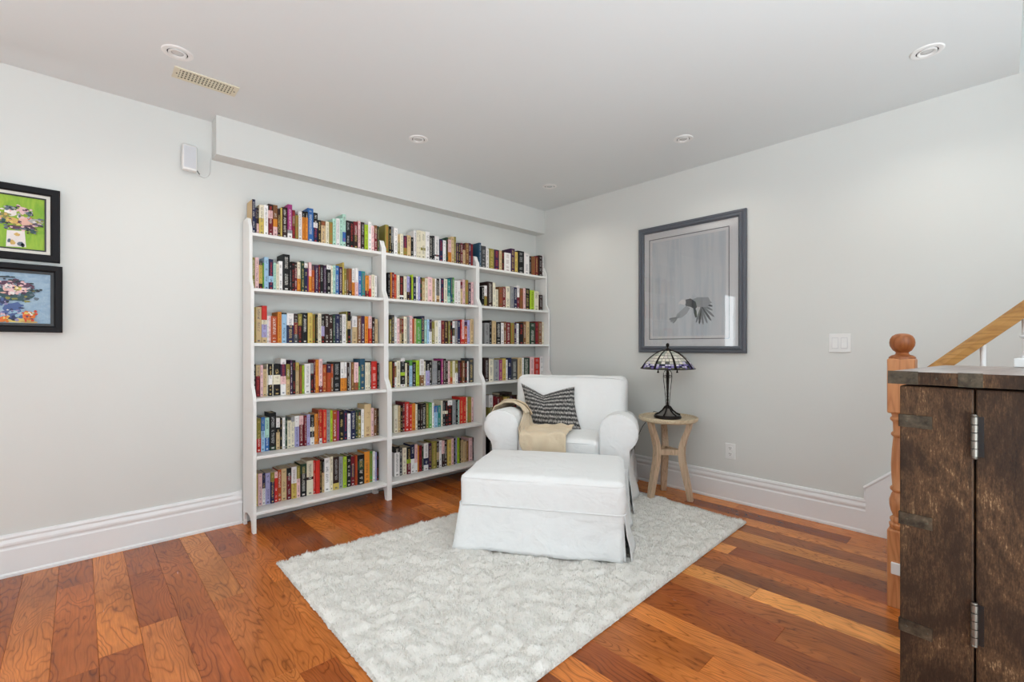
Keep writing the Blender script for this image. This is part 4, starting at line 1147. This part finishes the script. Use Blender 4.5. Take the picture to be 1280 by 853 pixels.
def strokes(root, name, sp, X0, Z0, d0, seed, xr, zr):
    rg = random.Random(seed); n = 0
    near = {'blush': ('pink', 'ochre', 'red'), 'white': ('grey', 'pink', 'slate'), 'pink': ('white', 'blush', 'plum'), 'ochre': ('yellow', 'olive', 'plum'), 'grey': ('white', 'olive', 'slate'), 'plum': ('dark', 'slate', 'pink'),
            'slate': ('dark', 'teal', 'grey'), 'olive': ('ochre', 'teal', 'yellow'), 'teal': ('dark', 'slate', 'olive'), 'blue': ('navy', 'sky', 'lilac'), 'navy': ('blue', 'dark', 'lilac'), 'sky': ('white', 'blue', 'lilac'),
            'orange': ('red', 'yellow', 'orange'), 'red': ('orange', 'plum', 'yellow'), 'yellow': ('ochre', 'white', 'olive'), 'lilac': ('sky', 'blue', 'pink'), 'dark': ('teal', 'navy', 'plum')}
    for i, (c, x, z, rx, rz) in enumerate(sp):
        lst = [(c, x, z, rx*.8, rz*.85)]
        for k in range(11):
            lst.append((rg.choice(near[c]+(c,)), x+rx*rg.uniform(-1.0, 1.0), z+rz*rg.uniform(-1.0, 1.0), .0025+rx*rg.uniform(.05, .22), .002+rz*rg.uniform(.05, .26)))
        for (cc, a, b, ra, rb) in lst:
            a = max(xr[0]+ra*1.2, min(xr[1]-ra*1.2, a)); b = max(zr[0]+rb*1.2, min(zr[1]-rb*1.2, b))
            dab(root, name, PW[cc], a-X0, b-Z0, ra, rb, d0+.00003*n, n+seed*100, 12); n += 1

up = thing('painting', 'small black-framed painting of flowers in a white vase on bright green', 'painting', (-.220, YW, 1.512), 0, 'flower paintings')
frame_bars(up, 'frame_bar', black_fr, 0, 0, -1, -.150, .150, 0, .358, [(0, .001), (0, .030), (.003, .033), (.028, .032), (.034, .026), (.034, .001)])
frame_bars(up, 'liner', plain('pale_liner', rgb(224, 220, 210), .7), 0, 0, -1, -.117, .117, .033, .325, [(0, .003), (0, .020), (.016, .020), (.016, .003)])
frame_bars(up, 'inner_edge', M['black'], 0, 0, -1, -.1015, .1015, .0485, .3095, [(0, .003), (0, .022), (.006, .022), (.006, .003)])
MB().box((-.097, -.016, .053), (.097, -.004, .305)).build('canvas', oil('green_oil_paint', rgb(70, 150, 24), rgb(186, 210, 70), (16, 16, 5)), up)
X0, Z0 = -.220, 1.512
sp = [('blush', -.189, 1.699, .030, .026), ('white', -.238, 1.735, .030, .022), ('pink', -.195, 1.750, .026, .020), ('ochre', -.232, 1.695, .026, .018), ('grey', -.150, 1.706, .030, .014), ('plum', -.215, 1.665, .040, .011), ('plum', -.180, 1.672, .026, .012),
      ('slate', -.240, 1.757, .020, .010), ('olive', -.262, 1.715, .024, .020), ('teal', -.270, 1.69, .022, .014), ('slate', -.178, 1.738, .014, .012), ('teal', -.165, 1.655, .018, .012), ('white', -.290, 1.725, .020, .014), ('plum', -.150, 1.688, .022, .008), ('blush', -.282, 1.70, .014, .012)]
MBv = [(-.250, 1.648), (-.192, 1.652), (-.187, 1.575), (-.253, 1.570)]
V = [(x-X0, -.0178, z-Z0) for x, z in MBv]+[(x-X0, -.0158, z-Z0) for x, z in MBv]
MB().add(V, [(0, 1, 2, 3), (7, 6, 5, 4), (0, 4, 5, 1), (1, 5, 6, 2), (2, 6, 7, 3), (3, 7, 4, 0)]).build('painted_vase', PW['white'], up)
strokes(up, 'painted_bloom', sp, X0, Z0, .0180, 5, (-.315, -.126), (1.570, 1.813))
for i, (c, x, z, rx, rz) in enumerate([('ochre', -.217, 1.632, .010, .008), ('slate', -.205, 1.588, .012, .010), ('ochre', -.232, 1.592, .010, .012), ('dark', -.198, 1.583, .007, .009), ('slate', -.243, 1.60, .006, .010)]): dab(up, 'painted_mark', PW[c], x-X0, z-Z0, rx, rz, .0188, 40+i)

lo = thing('painting', 'small black-framed painting of a blue vase with orange fruit on pale blue', 'painting', (-.231, YW, 1.165), 0, 'flower paintings')
frame_bars(lo, 'frame_bar', black_fr, 0, 0, -1, -.170, .170, 0, .328, [(0, .001), (0, .032), (.003, .035), (.024, .034), (.031, .027), (.031, .001)])
frame_bars(lo, 'inner_edge', M['black'], 0, 0, -1, -.141, .141, .029, .299, [(0, .003), (0, .020), (.014, .020), (.014, .003)])
MB().box((-.128, -.014, .042), (.128, -.004, .286)).build('canvas', oil('blue_oil_paint', rgb(104, 138, 176), rgb(186, 210, 220), (16, 16, 22)), lo)
X0, Z0 = -.231, 1.165
sp = [('yellow', -.225, 1.213, .075, .012), ('lilac', -.285, 1.245, .040, .020), ('navy', -.232, 1.245, .036, .026), ('blue', -.232, 1.275, .038, .040), ('teal', -.225, 1.330, .048, .020), ('teal', -.180, 1.345, .030, .020), ('teal', -.262, 1.350, .036, .026), ('dark', -.226, 1.402, .034, .014), ('plum', -.195, 1.392, .034, .014),
      ('plum', -.25, 1.395, .026, .014), ('pink', -.238, 1.372, .034, .026), ('white', -.245, 1.382, .016, .014), ('pink', -.200, 1.366, .030, .016), ('yellow', -.212, 1.372, .014, .010), ('teal', -.160, 1.368, .024, .006), ('sky', -.228, 1.262, .020, .008), ('orange', -.177, 1.246, .026, .026), ('red', -.182, 1.240, .015, .012), ('yellow', -.168, 1.255, .010, .006), ('orange', -.262, 1.226, .018, .016), ('navy', -.262, 1.31, .018, .016), ('dark', -.255, 1.425, .028, .004)]
strokes(lo, 'painted_shape', sp, X0, Z0, .0152, 9, (-.355, -.107), (1.209, 1.449))

# ================================================================== WALL AND CEILING FITTINGS
sw = thing('light_switch', 'white double rocker light switch plate on the wall near the stairs', 'switch', (XW, .688, 1.060))
MB().cbox((-.006, -.056, 0), (-.0002, .056, .113), .002).build('cover_plate', M['white'], sw)
for s in (-1, 1):
    k = MB().box((-.0085, s*.023-.0165, .023), (-.006, s*.023+.0165, .090)).build('rocker_frame', plain('switch_frame', rgb(214, 214, 216), .5), sw)
    MB().add([(-.0088, s*.023-.0145, .026), (-.0088, s*.023+.0145, .026), (-.0088, s*.023-.0145, .087), (-.0088, s*.023+.0145, .087), (-.0125, s*.023-.0145, .026), (-.0125, s*.023+.0145, .026), (-.0095, s*.023-.0145, .056), (-.0095, s*.023+.0145, .056)],
             [(4, 5, 7, 6), (6, 7, 3, 2), (0, 1, 5, 4), (0, 4, 6, 2), (1, 3, 7, 5), (0, 2, 3, 1)]).build('rocker', M['white'], k)
ol = thing('wall_outlet', 'white duplex electrical outlet on the wall above the baseboard', 'outlet', (XW, 1.334, .297))
MB().cbox((-.006, -.035, 0), (-.0002, .035, .110), .002).build('cover_plate', M['white'], ol)
for zc in (.034, .076):
    rc = MB().prism([(.0165*math.cos(a)*1.0, zc+.0145*math.sin(a)) for a in np.linspace(0, 2*math.pi, 20, endpoint=False)], 0, -.0085, -.006).build('receptacle', M['white'], ol)
    for y in (-.006, .006): MB().box((-.0092, y-.0012, zc), (-.0084, y+.0012, zc+.009)).build('slot', M['dark'], rc)
    MB().lathe([(.0025, -.0005), (.0025, .0005)], 10).xf(Matrix.Translation((-.0088, 0, zc-.006)) @ Matrix.Rotation(math.pi/2, 4, 'Y')).build('ground_hole', M['dark'], rc)

sp_ = thing('wall_speaker', 'small white wall-mounted speaker with a thin cable beside the soffit', 'speaker', (.462, YW, 2.105))
MB().cbox((-.036, -.066, 0), (.036, -.014, .146), .010).build('housing', M['white'], sp_, smooth=40)
MB().box((-.028, -.0668, .012), (.028, -.0655, .134)).build('grille', plain('white_mesh_grille', rgb(226, 228, 232), .7, bump=.8, bscale=700), sp_)
MB().box((-.012, -.014, .05), (.012, -.0003, .09)).build('bracket', M['white'], sp_)
MB().tube([(.034, -.02, .015), (.05, -.012, -.005), (.075, -.004, -.008), (.095, -.004, .0), (.108, -.004, .02), (.110, -.004, .107)], .0022, 6).build('cable', M['white'], sp_, smooth=True)
MB().tube([(.034, -.02, .04), (.042, -.014, .02), (.056, -.006, .004)], .0018, 6).build('cable', M['dark'], sp_, smooth=True)

vt = thing('ceiling_vent', 'cream louvred air register in the ceiling above the bookcase wall', 'vent', (.471, 2.772, ZC))
frame_bars_z = MB()
for (a, b) in (((-.137, -.056, -.005), (.137, -.042, 0)), ((-.137, .042, -.005), (.137, .056, 0)), ((-.137, -.042, -.005), (-.114, .042, 0)), ((.114, -.042, -.005), (.137, .042, 0)), ((-.114, -.0014, -.004), (.114, .0014, -.001)), ((-.114, -.022, -.004), (.114, -.0195, -.001)), ((-.114, .0195, -.004), (.114, .022, -.001))):
    frame_bars_z.box(a, b)
frame_bars_z.build('frame', M['cream_metal'], vt)
MB().box((-.114, -.042, -.0012), (.114, .042, -.0002)).build('slot_shade', plain('vent_shadow', rgb(120, 116, 98), .8), vt)  # backing sheet coloured as the shade behind the slats
for i in range(16):
    x = -.1065+i*.0142
    MB().box((x-.0034, -.042, -.0045), (x+.0034, .042, -.003)).build('slat', M['cream_metal'], vt)
for x in (-.123, .123): MB().lathe([(.0035, -.0065), (.0035, -.005)], 10, (x, 0, 0)).build('screw', M['dark'], vt)

LAB = ['recessed white ceiling light beside the cream air vent', 'recessed white ceiling light above the middle bookcase', 'recessed white ceiling light deep in the room corner', 'recessed white ceiling light above the framed eagle print', 'recessed white ceiling light above the stairs side near the cabinet']
DOWN_W = 9.0
bulb = NT('frosted_lamp_face'); bulb.set(Base_Color=rgb(206, 206, 204), Roughness=.25)
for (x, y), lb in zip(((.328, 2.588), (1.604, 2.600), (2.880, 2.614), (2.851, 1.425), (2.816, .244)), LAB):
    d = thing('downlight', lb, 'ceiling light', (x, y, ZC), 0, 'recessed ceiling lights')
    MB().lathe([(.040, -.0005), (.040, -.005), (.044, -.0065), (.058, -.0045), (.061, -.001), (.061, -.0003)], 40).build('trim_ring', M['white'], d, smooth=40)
    MB().lathe([(.0398, -.0004), (.0398, -.0022), (.0355, -.0022), (.0355, -.0004)], 40).build('gap_shade_ring', M['dark'], d)  # solid dark ring, coloured as the shade between trim and gimbal
    MB().lathe([(.0352, -.0004), (.0352, -.0075), (.031, -.0085), (.024, -.0035), (.024, -.0004)], 40).build('gimbal', M['white'], d, smooth=40)
    MB().lathe([(.0238, -.0004), (.0238, -.0025), (.012, -.0048), (0, -.0055)], 30).build('bulb', bulb.m, d, smooth=True)
    ld = bpy.data.lights.new('downlight_beam', 'SPOT'); ld.energy = DOWN_W; ld.color = (1.0, .95, .86); ld.spot_size = math.radians(150); ld.spot_blend = 1.0; ld.shadow_soft_size = .03
    lo_ = bpy.data.objects.new('downlight_beam', ld); COL.objects.link(lo_); lo_.parent = d; lo_.location = (0, 0, -.045)

# ================================================================== RUSTIC CABINET
def make_cabinet():
    ang = math.radians(-90-6)                     # local x runs along the face towards the camera side, local y into the cabinet
    r = thing('rustic_cabinet', 'dark distressed wooden cabinet with iron straps and steel hinges beside the stairs', 'cabinet', (1.475, .198, 0), ang)
    # local frame: +x along face (-Y world), +y -> (+X world)
    WD, DP, ZTOP = 1.02, .585, 1.035
    MB().cbox((0, 0, ZTOP-.030), (WD, DP, ZTOP), .003).build('top', M['cab_top'], r)
    ed = MB().box((-.001, -.0018, ZTOP-.0305), (WD, .0002, ZTOP-.0005)).build('top_edge', M['rustic'], r)
    MB().box((-.0025, -.0035, ZTOP-.031), (.055, .0, ZTOP+.0008)).build('corner_strap', M['iron'], ed)
    MB().box((.125, -.0035, ZTOP-.031), (.165, .0, ZTOP+.0008)).build('edge_strap', M['iron'], ed)
    for x in (.022, .047, .088, .112, .146):
        MB().lathe([(.0022, 0), (.0018, .001), (0, .0014)], 10).xf(Matrix.Translation((x, -.0034, ZTOP-.015)) @ Matrix.Rotation(math.pi/2, 4, 'X')).build('nail', M['iron'], ed)
    f0 = .018; zb = .06; zt = ZTOP-.036
    body = MB().box((f0, f0+.016, zb), (WD-f0, DP-.02, zt)).build('carcass', M['rustic'], r)
    SE = .150
    MB().cbox((f0-.001, f0-.004, zb), (SE-.0018, f0+.018, zt), .003).build('stile', M['rustic'], r)
    MB().cbox((WD-SE+.0018, f0-.004, zb), (WD-f0+.001, f0+.018, zt), .003).build('stile', M['rustic'], r)
    mid = WD/2
    for (a, b, hs) in ((SE+.0018, mid-.0015, SE), (mid+.0015, WD-SE-.0018, WD-SE)):
        d = MB().cbox((a, f0-.004, zb), (b, f0+.016, zt), .003).build('door', M['rustic'], r)
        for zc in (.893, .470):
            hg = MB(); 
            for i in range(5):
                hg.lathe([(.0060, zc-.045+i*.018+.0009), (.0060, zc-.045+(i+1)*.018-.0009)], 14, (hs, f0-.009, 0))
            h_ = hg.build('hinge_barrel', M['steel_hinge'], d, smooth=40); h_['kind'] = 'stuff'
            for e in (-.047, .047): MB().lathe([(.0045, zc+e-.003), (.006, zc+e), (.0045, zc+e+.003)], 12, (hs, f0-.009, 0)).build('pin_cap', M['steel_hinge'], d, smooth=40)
            MB().box((hs-.004, f0-.0052, zc-.045), (hs+.015, f0-.0040, zc+.045)).build('hinge_shade_plate', M['black'], d)  # black plate standing in for the shade right of the barrel
        k = mid+(-.05 if a < mid else .05)
        MB().lathe([(.010, 0), (.007, .006), (.006, .014), (.013, .022), (.013, .028), (.006, .033), (0, .034)], 18).xf(Matrix.Translation((k, f0-.003, .58)) @ Matrix.Rotation(math.pi/2, 4, 'X')).build('knob', M['iron'], d, smooth=40)
    for zc in (.913, .672, .408, .16):
        st = MB().box((f0-.003, f0-.0062, zc-.015), (f0+.060, f0-.0038, zc+.015)).box((f0-.003, f0-.0062, zc-.015), (f0-.0008, f0+.07, zc+.015)).build('strap', M['iron'], r)
        for x in (.012, .050): MB().lathe([(.003, 0), (.002, .0014), (0, .0018)], 10).xf(Matrix.Translation((f0+x, f0-.0060, zc)) @ Matrix.Rotation(math.pi/2, 4, 'X')).build('nail', M['iron'], st)
    for x in (f0+.03, WD-f0-.03):
        for y in (f0+.04, DP-.06): MB().lathe([(.022, .0005), (.030, .03), (.026, .062)], 16, (x, y, 0)).build('foot', M['rustic'], r)
    return r
make_cabinet()
# candlestick on the cabinet
cs = thing('candlestick', 'small white turned candlestick on a square base standing on the dark cabinet', 'candlestick', (2.006, -.053, 1.0356), math.radians(-6))
MB().cbox((-.034, -.034, 0), (.034, .034, .026), .003).build('base', M['white'], cs)
MB().lathe([(.022, .0255), (.022, .030), (.012, .036), (.010, .045), (.010, .066), (.014, .070), (.010, .074), (.013, .080), (.024, .086), (.026, .092), (.022, .094), (.010, .094), (.010, .088), (0, .088)], 24).build('stem', M['white'], cs, smooth=40)
